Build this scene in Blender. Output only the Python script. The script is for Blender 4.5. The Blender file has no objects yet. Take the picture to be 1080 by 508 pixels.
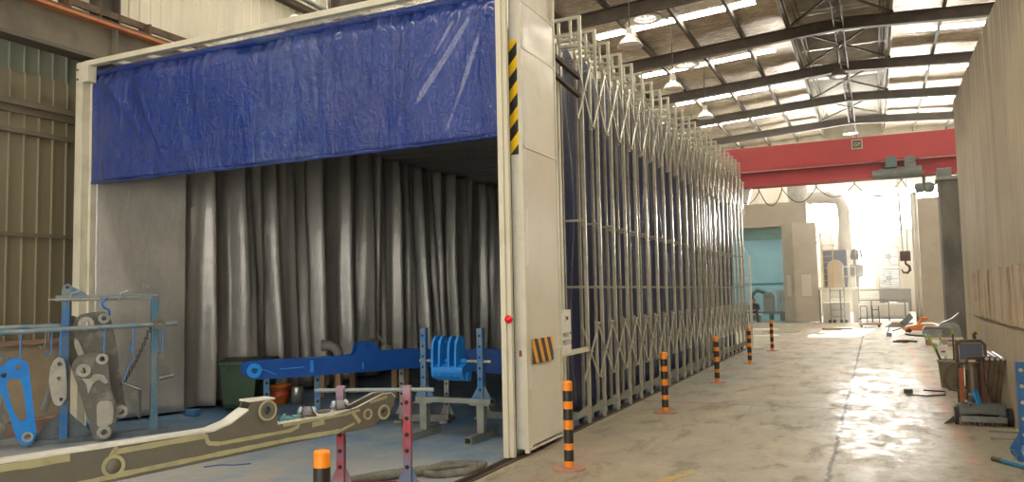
import bpy, bmesh, math, random
from math import pi, sin, cos, radians
from mathutils import Vector, Matrix
from mathutils.geometry import tessellate_polygon
random.seed(7)
SC = bpy.context.scene
COL = SC.collection
V = Vector
# ------------------------------------------------------------------ materials
class NT:
    def __init__(s, m):
        m.use_nodes = True; s.t = m.node_tree; s.n = s.t.nodes; s.l = s.t.links; s.n.clear()
    def new(s, ty, **k):
        n = s.n.new(ty)
        for a, b in k.items(): setattr(n, a, b)
        return n
    def put(s, sock, v):
        if isinstance(v, bpy.types.NodeSocket): s.l.new(v, sock)
        elif isinstance(v, (tuple, list)) and len(v) == 3 and sock.type == 'RGBA': sock.default_value = (*v, 1)
        else: sock.default_value = v
    def math(s, op, a, b=0.0, clamp=False):
        n = s.new('ShaderNodeMath', operation=op, use_clamp=clamp); s.put(n.inputs[0], a); s.put(n.inputs[1], b); return n.outputs[0]
    def mix(s, f, a, b):
        n = s.new('ShaderNodeMix', data_type='RGBA'); s.put(n.inputs[0], f); s.put(n.inputs[6], a); s.put(n.inputs[7], b); return n.outputs[2]
    def coord(s, world=False, scale=(1, 1, 1)):
        c = s.new('ShaderNodeNewGeometry').outputs['Position'] if world else s.new('ShaderNodeTexCoord').outputs['Object']
        n = s.new('ShaderNodeMapping'); s.l.new(c, n.inputs[0]); n.inputs[3].default_value = scale; return n.outputs[0]
    def noise(s, vec, sc, det=4, rough=.6, dist=0.0):
        n = s.new('ShaderNodeTexNoise'); s.l.new(vec, n.inputs['Vector'])
        n.inputs['Scale'].default_value = sc; n.inputs['Detail'].default_value = det; n.inputs['Roughness'].default_value = rough; n.inputs['Distortion'].default_value = dist
        return n.outputs['Fac']
    def ramp(s, f, a, b):
        n = s.new('ShaderNodeMapRange'); n.clamp = True; s.put(n.inputs[0], f); n.inputs[1].default_value = a; n.inputs[2].default_value = b; return n.outputs[0]
    def bump(s, h, st=.3, d=.02):
        n = s.new('ShaderNodeBump'); s.put(n.inputs['Height'], h); n.inputs['Strength'].default_value = st; n.inputs['Distance'].default_value = d; return n.outputs[0]
    def out(s, col, rough=.5, metal=0.0, normal=None, **k):
        b = s.new('ShaderNodeBsdfPrincipled'); o = s.new('ShaderNodeOutputMaterial')
        s.put(b.inputs['Base Color'], col); s.put(b.inputs['Roughness'], rough); s.put(b.inputs['Metallic'], metal)
        if normal: s.l.new(normal, b.inputs['Normal'])
        for a, v in k.items(): s.put(b.inputs[a], v)
        s.l.new(b.outputs[0], o.inputs[0]); return b
MATS = {}
def mat(name, col, rough=.5, metal=0.0, col2=None, sc=3.0, lo=.45, hi=.7, stretch=(1, 1, 1), bump=0.0, bsc=None, world=False, rvar=0.0, spec=.5):
    if name in MATS: return MATS[name]
    m = bpy.data.materials.new(name); t = NT(m)
    c = t.coord(world, stretch)
    nz = t.noise(c, sc)
    cc = t.mix(t.ramp(nz, lo, hi), col, col2) if col2 else col
    nr = None
    if bump: nr = t.bump(t.noise(c, bsc or sc * 4), bump, .02)
    r = rough
    if rvar: r = t.math('ADD', rough, t.math('MULTIPLY', t.ramp(t.noise(c, sc * 1.7), .3, .7), rvar))
    t.out(cc, r, metal, nr, **{'Specular IOR Level': spec})
    m.diffuse_color = (*col, 1); MATS[name] = m; return m
def emis(name, col, st):
    m = bpy.data.materials.new(name); t = NT(m); e = t.new('ShaderNodeEmission'); t.put(e.inputs[0], col); e.inputs[1].default_value = st
    o = t.new('ShaderNodeOutputMaterial'); t.l.new(e.outputs[0], o.inputs[0]); MATS[name] = m; return m

CREAM = mat('cream_paint', (.60, .57, .46), .28, 0, (.47, .44, .34), 2.5, .5, .75, rvar=.2)
CREAMW = mat('cream_sheet', (.66, .63, .52), .22, 0, (.58, .55, .44), 1.5, .45, .75, bump=.5, bsc=1.3)
WHITEP = mat('white_paint', (.72, .70, .63), .4, 0, (.5, .46, .38), 6, .58, .75)
FRAME = mat('cream_frame_paint', (.45, .43, .345), .27, .3, (.34, .32, .25), 6, .45, .7)
TRUSS = mat('roof_steel', (.060, .047, .036), .7, 0, (.09, .07, .052), 2)
RED = mat('crane_red', (.47, .05, .055), .45, 0, (.40, .045, .05), 1.2, .4, .7)
REDL = mat('crane_red_lower', (.42, .03, .04), .45, 0, (.34, .025, .03), 1.2)
GREYM = mat('grey_machine_paint', (.20, .21, .20), .5, 0, (.12, .12, .11), 3)
PRIMER = mat('casting_grey', (.15, .15, .138), .28, .3, (.25, .245, .22), 7, .5, .68, bump=.25, bsc=14)
PRIMERL = mat('casting_light', (.36, .35, .31), .4, .05, (.24, .235, .21), 6, .45, .7, bump=.2)
BLUEP = mat('blue_spray_paint', (.004, .055, .26), .3, 0, (.006, .07, .32), 4)
BLUEB = mat('bright_blue_paint', (.012, .19, .60), .32, 0, (.02, .23, .66), 5)
RACKB = mat('rack_blue_overspray', (.02, .13, .36), .5, 0, (.12, .17, .19), 5, .42, .65)
RACKG = mat('rack_grey_overspray', (.20, .235, .235), .5, .1, (.07, .17, .27), 5, .5, .7)
STANDG = mat('stand_grey_steel', (.23, .25, .235), .5, .1, (.15, .17, .165), 5)
STANDR = None
WOOD = mat('old_wood', (.30, .20, .12), .8, 0, (.20, .13, .08), 6, stretch=(1, 1, .2))
PINKW = mat('pinkish_timber', (.34, .22, .16), .8, 0, (.26, .17, .12), 4)
BLACK = mat('black_rubber', (.012, .012, .012), .6)
BLACKP = mat('black_paint', (.018, .018, .017), .4)
ORANGE = mat('bollard_orange', (.85, .26, .012), .42, 0, (.70, .20, .015), 9)
ROPE = mat('grey_cloth_hose', (.17, .16, .13), .95, 0, (.10, .10, .085), 12, bump=.5, bsc=60)
RUST = mat('rusty_steel', (.12, .075, .045), .6, .3, (.05, .04, .03), 9)
STEEL = mat('bare_steel', (.42, .42, .40), .35, .8, (.25, .24, .22), 8)
DARK = mat('dark_recess', (.01, .01, .01), .8)
GREEN = mat('bin_green', (.018, .055, .022), .45, 0, (.025, .07, .03), 5)
YEL = mat('yellow_ladder', (.62, .45, .10), .5)
GALV = mat('galvanised_duct', (.50, .50, .48), .3, .7, (.36, .36, .34), 3)
BEIGEW = mat('beige_render', (.40, .36, .27), .85, 0, (.34, .30, .22), 1.5, world=True)
TEAL = mat('teal_booth_wall', (.36, .50, .48), .6, 0, (.30, .43, .41), 1.0, world=True)
PANELB = mat('booth_panel_beige', (.42, .37, .28), .5, 0, (.36, .31, .23), 1.0, world=True)
CONC = mat('column_concrete', (.135, .125, .105), .85, 0, (.07, .066, .06), 2.2, .4, .65, stretch=(1, 1, .35), world=True, bump=.3)
HAZY = mat('hazard_yellow', (.85, .55, .015), .3, 0, (.75, .45, .02), 8)
HAZO = mat('hazard_orange', (.80, .36, .02), .35)
YG = mat('filler_putty', (.36, .34, .19), .6, 0, (.28, .265, .155), 10)
BOOMG = mat('boom_primer_olive', (.115, .108, .085), .6, 0, (.13, .12, .095), 6)
EDGEW = mat('masked_edge_white', (.62, .61, .55), .4, 0, (.52, .51, .46), 5)

def m_floor():
    m = bpy.data.materials.new('concrete_floor'); t = NT(m); c = t.coord(True)
    sx = t.new('ShaderNodeSeparateXYZ'); t.l.new(c, sx.inputs[0]); X, Y = sx.outputs[0], sx.outputs[1]
    big = t.noise(c, .35, 5, .6); mid = t.noise(c, 1.6, 6, .65); fine = t.noise(c, 14, 5, .7)
    cs = t.coord(True, (1.0, .45, 1)); worn = t.noise(cs, 2.6, 8, .75, .4)
    base = t.mix(t.ramp(big, .35, .65), (.34, .285, .20), (.265, .25, .178))
    base = t.mix(t.ramp(mid, .45, .7), base, (.40, .335, .24))
    base = t.mix(t.math('MULTIPLY', t.ramp(worn, .54, .62), .65), base, (.16, .135, .10))
    base = t.mix(t.math('MULTIPLY', t.ramp(fine, .5, .75), .35), base, (.15, .13, .10))
    # reddish and green tint bands in the aisle paint
    red = t.math('MULTIPLY', t.ramp(t.noise(c, .5, 3, .5), .48, .66), t.ramp(t.math('ABSOLUTE', t.math('ADD', X, 2.4)), .9, .2))
    base = t.mix(t.math('MULTIPLY', red, .45), base, (.34, .17, .12))
    red2 = t.math('MULTIPLY', t.ramp(t.math('ABSOLUTE', t.math('SUBTRACT', X, .75)), .14, .03), t.ramp(mid, .35, .6))
    base = t.mix(t.math('MULTIPLY', red2, .75), base, (.42, .19, .09))
    # booth zone : blue overspray on grey
    wob = t.math('MULTIPLY', t.math('SUBTRACT', mid, .5), .10)
    zone = t.math('MULTIPLY', t.ramp(t.math('ADD', X, wob), -3.27, -3.33), t.ramp(Y, 22.4, 22.0))
    bl = t.mix(t.ramp(mid, .38, .62), (.36, .39, .385), (.19, .28, .36))
    bl = t.mix(t.ramp(t.noise(c, .9, 6, .7), .42, .60), bl, (.11, .23, .38))
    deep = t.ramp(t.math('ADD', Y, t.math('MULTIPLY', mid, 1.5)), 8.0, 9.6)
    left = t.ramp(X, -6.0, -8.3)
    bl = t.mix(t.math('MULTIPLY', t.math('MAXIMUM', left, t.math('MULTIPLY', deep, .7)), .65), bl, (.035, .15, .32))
    bl = t.mix(t.math('MULTIPLY', t.ramp(worn, .5, .62), .55), bl, (.34, .335, .31))
    bl = t.mix(t.math('MULTIPLY', t.math('MULTIPLY', t.ramp(Y, 7.6, 5.6), .85), t.ramp(mid, .3, .55)), bl, (.42, .395, .35))
    base = t.mix(zone, base, bl)
    # blue mist along the outside of the booth
    mist = t.math('MULTIPLY', t.math('MULTIPLY', t.ramp(t.math('ABSOLUTE', t.math('ADD', X, 2.75)), .75, .2), t.ramp(Y, 10, 13)), t.ramp(mid, .35, .6))
    mist = t.math('MULTIPLY', mist, t.ramp(Y, 26, 19))
    base = t.mix(t.math('MULTIPLY', mist, .55), base, (.17, .23, .23))
    # joints and cracks
    jit = t.math('MULTIPLY', t.math('SUBTRACT', t.noise(c, 3.5, 6, .8), .5), .14)
    def line(v, pos, w): return t.ramp(t.math('ABSOLUTE', t.math('ADD', t.math('SUBTRACT', v, pos), jit)), w, w * .4)
    out = t.math('SUBTRACT', 1.0, zone)
    jl = t.math('MAXIMUM', line(X, -.44, .028), t.math('MULTIPLY', line(Y, 11.35, .03), .8))
    jl = t.math('MAXIMUM', jl, t.math('MULTIPLY', line(X, -1.62, .012), t.math('MULTIPLY', t.ramp(mid, .45, .55), .45)))
    jl = t.math('MAXIMUM', jl, t.math('MULTIPLY', line(Y, 24.0, .05), .7))
    base = t.mix(t.math('MULTIPLY', t.math('MULTIPLY', jl, out), .8), base, (.05, .042, .03))
    # polished / damp lane on the right
    lane = t.math('MULTIPLY', t.ramp(t.math('ABSOLUTE', t.math('SUBTRACT', X, .05)), .95, .45), out)
    lane = t.math('MULTIPLY', lane, t.math('MULTIPLY', t.ramp(Y, 6.0, 8.5), t.ramp(Y, 20.0, 14.0)))
    rr = t.math('SUBTRACT', t.math('ADD', .54, t.math('MULTIPLY', t.ramp(worn, .45, .65), .25)), t.math('MULTIPLY', lane, t.math('MULTIPLY', t.ramp(t.noise(c, 5.5, 6, .7), .30, .60), .29)))
    n = t.bump(t.math('ADD', t.math('MULTIPLY', t.noise(cs, 7, 6, .7, .3), .6), t.math('ADD', t.math('MULTIPLY', fine, .3), t.math('MULTIPLY', jl, -1.0))), .3, .006)
    t.out(base, rr, 0, n, **{'Specular IOR Level': .5}); return m
def m_rwall():
    m = bpy.data.materials.new('grimy_panel_wall'); t = NT(m); c = t.coord(True)
    s1 = t.coord(True, (1, 1.6, .10)); s2 = t.coord(True, (1, 5, .25))
    a = t.noise(s1, 2.2, 6, .65); b = t.noise(s2, 2.5, 5, .7); cl = t.noise(c, .6, 5, .6)
    base = t.mix(t.ramp(cl, .35, .65), (.47, .39, .275), (.36, .30, .21))
    base = t.mix(t.math('MULTIPLY', t.ramp(a, .48, .70), .38), base, (.16, .12, .085))
    base = t.mix(t.math('MULTIPLY', t.ramp(b, .60, .74), .45), base, (.12, .085, .055))
    sx = t.new('ShaderNodeSeparateXYZ'); t.l.new(c, sx.inputs[0])
    top = t.math('MULTIPLY', t.ramp(sx.outputs[2], 3.7, 4.7), t.ramp(b, .38, .52))
    base = t.mix(t.math('MULTIPLY', top, .75), base, (.10, .075, .05))
    jo = t.math('ABSOLUTE', t.math('SUBTRACT', t.math('FRACT', t.math('DIVIDE', sx.outputs[1], .62)), .5))
    base = t.mix(t.math('MULTIPLY', t.ramp(jo, .49, .497), .5), base, (.08, .06, .04))
    t.out(base, .7, 0, t.bump(a, .2, .02), **{'Specular IOR Level': .3}); return m
def corr(name, col, col2, rough=.5, metal=0.0, axis=1, pitch=.2, trans=0.0):
    # trapezoidal ribs in the bump, dirt in the colour
    m = bpy.data.materials.new(name); t = NT(m); c = t.coord(True)
    sx = t.new('ShaderNodeSeparateXYZ'); t.l.new(c, sx.inputs[0])
    st = t.coord(True, (1, 1, .15)); nz = t.noise(st, 1.6, 5, .6)
    base = t.mix(t.ramp(nz, .4, .65), col, col2)
    t.out(base, rough, metal, t.bump(nz, .1, .01), **{'Specular IOR Level': .4}); return m
def m_foil():
    m = bpy.data.materials.new('foil_insulation'); t = NT(m)
    c = t.coord(True, (.9, 3.2, 1)); c2 = t.coord(True)
    a = t.noise(c, 2.2, 7, .65, 1.2); b = t.noise(c2, .5, 4, .6)
    base = t.mix(t.ramp(b, .35, .65), (.44, .375, .29), (.30, .25, .195))
    base = t.mix(t.ramp(a, .52, .60), base, (.62, .58, .50))  # crinkle highlights mixed into the foil colour
    t.out(base, .44, .7, t.bump(a, .8, .15)); return m
def m_tarp(name, col, col2, rough, bst, streak=None, met=0.0):
    m = bpy.data.materials.new(name); t = NT(m); c = t.coord(True)
    cr = t.noise(c, 5.0, 7, .7, 1.6); cz = t.noise(t.coord(True, (1.2, 1.2, .35)), 2.2, 5, .6, .5); d = t.noise(c, .8, 5, .7)
    base = t.mix(t.ramp(d, .4, .7), col, col2)
    if streak:
        sx = t.new('ShaderNodeSeparateXYZ'); t.l.new(c, sx.inputs[0])
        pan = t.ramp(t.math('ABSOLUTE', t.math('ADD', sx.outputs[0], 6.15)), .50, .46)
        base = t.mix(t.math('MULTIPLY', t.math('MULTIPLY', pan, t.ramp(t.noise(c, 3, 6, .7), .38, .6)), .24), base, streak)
        dirt = t.math('MULTIPLY', t.ramp(t.noise(t.coord(True, (1, 1, .5)), 2.3, 7, .75), .52, .66), .14)
        base = t.mix(dirt, base, (.08, .12, .22))
        seam = t.ramp(t.math('ABSOLUTE', t.math('SUBTRACT', t.math('FRACT', t.math('DIVIDE', sx.outputs[0], .93)), .5)), .488, .497)
        base = t.mix(t.math('MULTIPLY', seam, .4), base, (.04, .09, .30))
    t.out(base, rough, met, t.bump(t.math('ADD', t.math('MULTIPLY', cr, .35), cz), bst, .10 if streak else .07), **{'Specular IOR Level': .6, 'Coat Weight': .55 if streak else .35, 'Coat Roughness': .06 if streak else .12}); return m
def m_stand_red():
    m = bpy.data.materials.new('stand_red_overspray'); t = NT(m); c = t.coord()
    n = t.noise(c, 3.0, 4, .6); sx = t.new('ShaderNodeSeparateXYZ'); t.l.new(c, sx.inputs[0])
    base = t.mix(t.ramp(n, .42, .60), (.30, .02, .03), (.10, .13, .22))
    base = t.mix(t.ramp(t.math('ADD', sx.outputs[2], t.math('MULTIPLY', n, .3)), .30, .22), base, (.17, .17, .18))
    base = t.mix(t.ramp(t.math('ADD', sx.outputs[2], t.math('MULTIPLY', n, .2)), .85, .95), base, (.28, .17, .24))
    t.out(base, .5); return m
FLOOR = m_floor(); RWALL = m_rwall(); FOIL = m_foil(); STANDR = m_stand_red()
STANDRB = mat('red_base_beam', (.26, .02, .03), .5, 0, (.17, .03, .05), 5)
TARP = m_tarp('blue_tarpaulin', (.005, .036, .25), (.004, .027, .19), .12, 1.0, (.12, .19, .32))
SIDEB = m_tarp('navy_curtain_fabric', (.006, .018, .085), (.004, .011, .05), .45, .4)
INNER = m_tarp('grey_lining_fabric', (.40, .385, .36), (.30, .29, .27), .2, .35)
LOWK = corr('khaki_cladding', (.215, .185, .12), (.18, .155, .10), .5)
MIDG = corr('greygreen_cladding', (.21, .225, .18), (.16, .175, .14), .4)
UPW = corr('pale_cladding', (.70, .66, .54), (.60, .56, .45), .45)
FARW = corr('far_cladding', (.62, .57, .47), (.52, .48, .38), .6)
RIDGE = corr('ridge_sheet', (.24, .22, .175), (.18, .16, .13), .45, .3)
SKYL = emis('daylit_skylight_sheet', (1, .92, .78), 32.0)
BACKLIT = emis('daylit_frosted_pane', (1, .96, .88), 75.0)
BACKLOW = emis('daylit_lower_pane', (1, .96, .88), 3.5)
FANLIT = emis('daylight_behind_fan', (1, .97, .90), .7)

# ------------------------------------------------------------------ mesh builder
class MB:
    def __init__(s): s.v = []; s.f = []; s.mi = []; s.sm = []; s.m = 0
    def add(s, vs, fs, smooth=False, M=None):
        b = len(s.v)
        for v in vs: s.v.append(tuple(M @ V(v)) if M else tuple(v))
        for f in fs: s.f.append([b + i for i in f]); s.mi.append(s.m); s.sm.append(smooth)
        return s
    def box(s, x0, x1, y0, y1, z0, z1, M=None):
        return s.add([(x0, y0, z0), (x1, y0, z0), (x1, y1, z0), (x0, y1, z0), (x0, y0, z1), (x1, y0, z1), (x1, y1, z1), (x0, y1, z1)],
                     [(0, 3, 2, 1), (4, 5, 6, 7), (0, 1, 5, 4), (1, 2, 6, 5), (2, 3, 7, 6), (3, 0, 4, 7)], False, M)
    def bar(s, a, b, w, h=None, up=(0, 0, 1), M=None):   # square bar between two points
        a, b = V(a), V(b); h = h or w; d = (b - a); L = d.length; d.normalize(); up = V(up)
        if abs(d.dot(up)) > .98: up = V((1, 0, 0)) if abs(d.x) < .9 else V((0, 1, 0))
        x = d.cross(up).normalized(); z = x.cross(d)
        vs = []
        for p in (a, b):
            for i, j in ((-1, -1), (1, -1), (1, 1), (-1, 1)): vs.append(p + x * (i * w / 2) + z * (j * h / 2))
        return s.add(vs, [(0, 1, 2, 3), (7, 6, 5, 4), (0, 4, 5, 1), (1, 5, 6, 2), (2, 6, 7, 3), (3, 7, 4, 0)], False, M)
    def tube(s, pts, r, n=10, M=None, cap=True):
        pts = [V(p) for p in pts]; rs = r if isinstance(r, (list, tuple)) else [r] * len(pts)
        vs = []; fs = []; prev = None
        for i, p in enumerate(pts):
            d = (pts[min(i + 1, len(pts) - 1)] - pts[max(i - 1, 0)]).normalized()
            if prev is None:
                u = d.cross(V((0, 0, 1)))
                if u.length < .05: u = d.cross(V((1, 0, 0)))
            else: u = prev - d * prev.dot(d)
            u.normalize(); prev = u; w = d.cross(u)
            for k in range(n):
                a = 2 * pi * k / n; vs.append(p + (u * cos(a) + w * sin(a)) * rs[i])
        for i in range(len(pts) - 1):
            for k in range(n): fs.append((i * n + k, i * n + (k + 1) % n, (i + 1) * n + (k + 1) % n, (i + 1) * n + k))
        s.add(vs, fs, True, M)
        if cap:
            s.add([vs[k] for k in range(n)], [tuple(range(n - 1, -1, -1))], False, M)
            s.add([vs[(len(pts) - 1) * n + k] for k in range(n)], [tuple(range(n))], False, M)
        return s
    def ring(s, c, axis, ro, ri, t, n=20, M=None):         # washer / boss with a bore
        c, axis = V(c), V(axis).normalized(); u = axis.cross(V((0, 0, 1)))
        if u.length < .05: u = axis.cross(V((1, 0, 0)))
        u.normalize(); w = axis.cross(u); vs = []
        for off, r in ((-t / 2, ro), (t / 2, ro), (t / 2, ri), (-t / 2, ri)):
            for k in range(n): a = 2 * pi * k / n; vs.append(c + axis * off + (u * cos(a) + w * sin(a)) * r)
        fs = []
        for j in range(4):
            for k in range(n): fs.append((j * n + k, j * n + (k + 1) % n, ((j + 1) % 4) * n + (k + 1) % n, ((j + 1) % 4) * n + k))
        return s.add(vs, fs, False, M)
    def prism(s, out, t0, t1, M=None, holes=()):           # outline in local (x,z), extruded along local y
        loops = [list(out)] + [list(h) for h in holes]
        flat = [p for l in loops for p in l]; N = len(flat)
        tris = tessellate_polygon([[V((p[0], p[1], 0)) for p in l] for l in loops])
        vs = [(p[0], t0, p[1]) for p in flat] + [(p[0], t1, p[1]) for p in flat]; fs = []
        for t in tris: fs.append((t[0], t[1], t[2])); fs.append((t[2] + N, t[1] + N, t[0] + N))
        o = 0
        for l in loops:
            n = len(l)
            for i in range(n): fs.append((o + i, o + (i + 1) % n, N + o + (i + 1) % n, N + o + i))
            o += n
        return s.add(vs, fs, False, M)
    def lathe(s, prof, c=(0, 0, 0), n=20, M=None, smooth=True):   # prof = [(r,z)]
        vs = []; fs = []
        for r, z in prof:
            for k in range(n): a = 2 * pi * k / n; vs.append((c[0] + r * cos(a), c[1] + r * sin(a), c[2] + z))
        for i in range(len(prof) - 1):
            for k in range(n): fs.append((i * n + k, i * n + (k + 1) % n, (i + 1) * n + (k + 1) % n, (i + 1) * n + k))
        return s.add(vs, fs, smooth, M)
    def grid(s, fn, nu, nv, M=None, smooth=True):
        vs = [fn(i / nu, j / nv) for i in range(nu + 1) for j in range(nv + 1)]
        fs = [(i * (nv + 1) + j, (i + 1) * (nv + 1) + j, (i + 1) * (nv + 1) + j + 1, i * (nv + 1) + j + 1) for i in range(nu) for j in range(nv)]
        return s.add(vs, fs, smooth, M)
    def build(s, name, mats, parent=None, bevel=0.0, thick=0.0):
        me = bpy.data.meshes.new(name); me.from_pydata(s.v, [], s.f)
        for m in (mats if isinstance(mats, (list, tuple)) else [mats]): me.materials.append(m)
        for p, i, sm in zip(me.polygons, s.mi, s.sm): p.material_index = i; p.use_smooth = sm
        bm = bmesh.new(); bm.from_mesh(me)
        bmesh.ops.recalc_face_normals(bm, faces=bm.faces[:]) if not thick else None
        bm.to_mesh(me); bm.free(); me.update()
        o = bpy.data.objects.new(name, me); COL.objects.link(o)
        if parent: o.parent = parent
        if thick:
            k = o.modifiers.new('s', 'SOLIDIFY'); k.thickness = thick
        if bevel:
            k = o.modifiers.new('b', 'BEVEL'); k.width = bevel; k.segments = 2; k.limit_method = 'ANGLE'; k.angle_limit = radians(40)
        return o
def tag(o, label, cat, group=None, kind=None):
    o['label'] = label
    if cat: o['category'] = cat
    if group: o['group'] = group
    if kind: o['kind'] = kind
    return o
def thing(name, label, cat, loc=(0, 0, 0), rz=0, group=None):
    o = bpy.data.objects.new(name, None); COL.objects.link(o); o.location = loc; o.rotation_euler = (0, 0, rz); o.empty_display_size = .1
    return tag(o, label, cat, group)
def struct(name, mb, m, **k):
    o = mb.build(name, m, **k); o['kind'] = 'structure'; return o
KIDS = {}
def copy_tree(o, parent=None):
    c = o.copy(); COL.objects.link(c)
    if parent: c.parent = parent
    for ch in [x for x in bpy.data.objects if x.parent == o]: copy_tree(ch, c)
    return c
def smooth(pts, it=2):
    q = []; n = len(pts); k = 2 + 2 * it
    for i in range(n):
        p0, p1, p2, p3 = pts[i - 1], pts[i], pts[(i + 1) % n], pts[(i + 2) % n]
        for j in range(k):
            t = j / k; a = []
            for c in (0, 1):
                m1 = (p2[c] - p0[c]) * .42; m2 = (p3[c] - p1[c]) * .42
                d = math.hypot(p2[0] - p1[0], p2[1] - p1[1]); l1 = math.hypot(p2[0] - p0[0], p2[1] - p0[1]) * .5 + 1e-6; l2 = math.hypot(p3[0] - p1[0], p3[1] - p1[1]) * .5 + 1e-6
                m1 *= min(1, d / l1); m2 *= min(1, d / l2)
                a.append((2 * t**3 - 3 * t**2 + 1) * p1[c] + (t**3 - 2 * t**2 + t) * m1 + (-2 * t**3 + 3 * t**2) * p2[c] + (t**3 - t**2) * m2)
            q.append(tuple(a))
    return q
def circ(cx, cz, r, n=18): return [(cx + r * cos(2 * pi * k / n), cz + r * sin(2 * pi * k / n)) for k in range(n)]
def rzof(dx, dy): return math.atan2(dy, dx)

# ------------------------------------------------------------------ camera
M3 = Matrix(((0.9062194342021561, 0.047613570034559044, 0.420118179829067), (0.4223160528914274, -0.05402999110099201, -0.9048369530096745), (-0.020383536114453694, 0.9974034830549726, -0.06907100292655304)))
cam = bpy.data.cameras.new('camera'); co = bpy.data.objects.new('camera', cam); COL.objects.link(co)
co.matrix_world = Matrix.Translation((0, 0, 1.6)) @ M3.to_4x4(); cam.sensor_width = 36; cam.sensor_fit = 'HORIZONTAL'; cam.lens = 36 * 820.6 / 1080; cam.clip_end = 300; cam.clip_start = .05
SC.camera = co

# ------------------------------------------------------------------ setting
XL, XR, YB, YF, XC = -10.2, 8.6, -9.0, 57.0, -.8
def roofz(x): return 12.30 - .062 * abs(x - XC)
struct('floor', MB().box(XL - .3, XR + .3, YB, YF + .6, -.2, 0), FLOOR)
# left wall: three heights of cladding, ribs are real folds
def clad(x, y0, y1, z0, z1, pitch=.20, rib=.02, sgn=1, along='y'):
    mb = MB(); pts = []; y = y0
    while y < y1:
        pts += [(y, 0), (y + pitch - .045, 0), (y + pitch - .035, rib), (y + pitch - .012, rib)]; y += pitch
    for i in range(len(pts) - 1):
        a, b = pts[i], pts[i + 1]
        if along == 'y': q = [(x + sgn * a[1], a[0], z0), (x + sgn * b[1], b[0], z0), (x + sgn * b[1], b[0], z1), (x + sgn * a[1], a[0], z1)]
        else: q = [(a[0], x + sgn * a[1], z0), (b[0], x + sgn * b[1], z0), (b[0], x + sgn * b[1], z1), (a[0], x + sgn * a[1], z1)]
        mb.add(q, [(0, 1, 2, 3)])
    return mb
w = struct('wall_left', MB().box(XL - .25, XL - .06, YB, YF + .3, 0, 11.85), BEIGEW)
lc = clad(XL, YB, YF, 1.0, 4.70); lc.build('lower_cladding', LOWK, w)
clad(XL - .03, YB, YF, 4.70, 5.45).build('middle_cladding', MIDG, w)
clad(XL - .03, YB, YF, 5.45, 11.7).build('upper_cladding', UPW, w)
MB().box(XL - .06, XL + .06, YB, YF, 0, 1.08).build('block_dado', mat('dado_blocks', (.46, .37, .25), .85, 0, (.38, .30, .20), 2, world=True), w)
g = MB().box(XL - .02, XL + .13, YB, YF, 4.22, 4.30).box(XL - .02, XL + .05, YB, YF, 4.13, 4.22); g.build('girt', mat('girt_steel', (.16, .135, .095), .6), w)
MB().box(XL - .02, XL + .08, YB, YF, 3.86, 3.92).build('girt', MATS['girt_steel'], w)
MB().box(XL - .02, XL + .05, YB, YF, 2.5, 2.55).build('girt', MATS['girt_steel'], w)
MB().box(XL - .02, XL + .16, YB, YF, 7.35, 7.45).build('girt', TRUSS, w)
o = MB().box(XL + .065, XL + .16, 3, 7.3, 1.085, 1.14).build('ledge_board', PINKW); tag(o, 'long pale timber board resting along the ledge of the left wall', 'board')
for i, o in enumerate([MB().box(-9.82, -9.62, 2.5, 6.9, 0, .16)]):
    tag(o.build('timber_beam', PINKW, bevel=.01), 'pinkish timber beam on the floor below the left wall', 'beam')
struct('wall_right', MB().box(XR, XR + .25, YB, YF + .3, 0, 11.85), FARW)
# far wall with openings (x0,x1,z0,z1)
OPN = [(-3.35, -.52, 5.05, 7.65), (-.45, 1.55, 5.75, 7.15), (1.62, 4.1, 5.05, 7.65), (-.86, .04, 1.55, 4.0), (.22, 1.38, 1.5, 4.08), (-.45, 1.55, 5.05, 5.68), (-.45, 1.55, 7.22, 7.65)]
KF = 57 / 52.5
OPN = [(a * KF, b * KF, (c - 1.6) * KF + 1.6, (d - 1.6) * KF + 1.6) for a, b, c, d in OPN]
xs = sorted({XL, XR, *[o[0] for o in OPN], *[o[1] for o in OPN]}); zs = sorted({0, 13.15, *[o[2] for o in OPN], *[o[3] for o in OPN]})
fw = MB()
for i in range(len(xs) - 1):
    for j in range(len(zs) - 1):
        cx, cz = (xs[i] + xs[i + 1]) / 2, (zs[j] + zs[j + 1]) / 2
        if not any(a < cx < b and c < cz < d for a, b, c, d in OPN): fw.box(xs[i], xs[i + 1], YF, YF + .2, zs[j], zs[j + 1])
w = struct('wall_far', fw, FARW)
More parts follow.
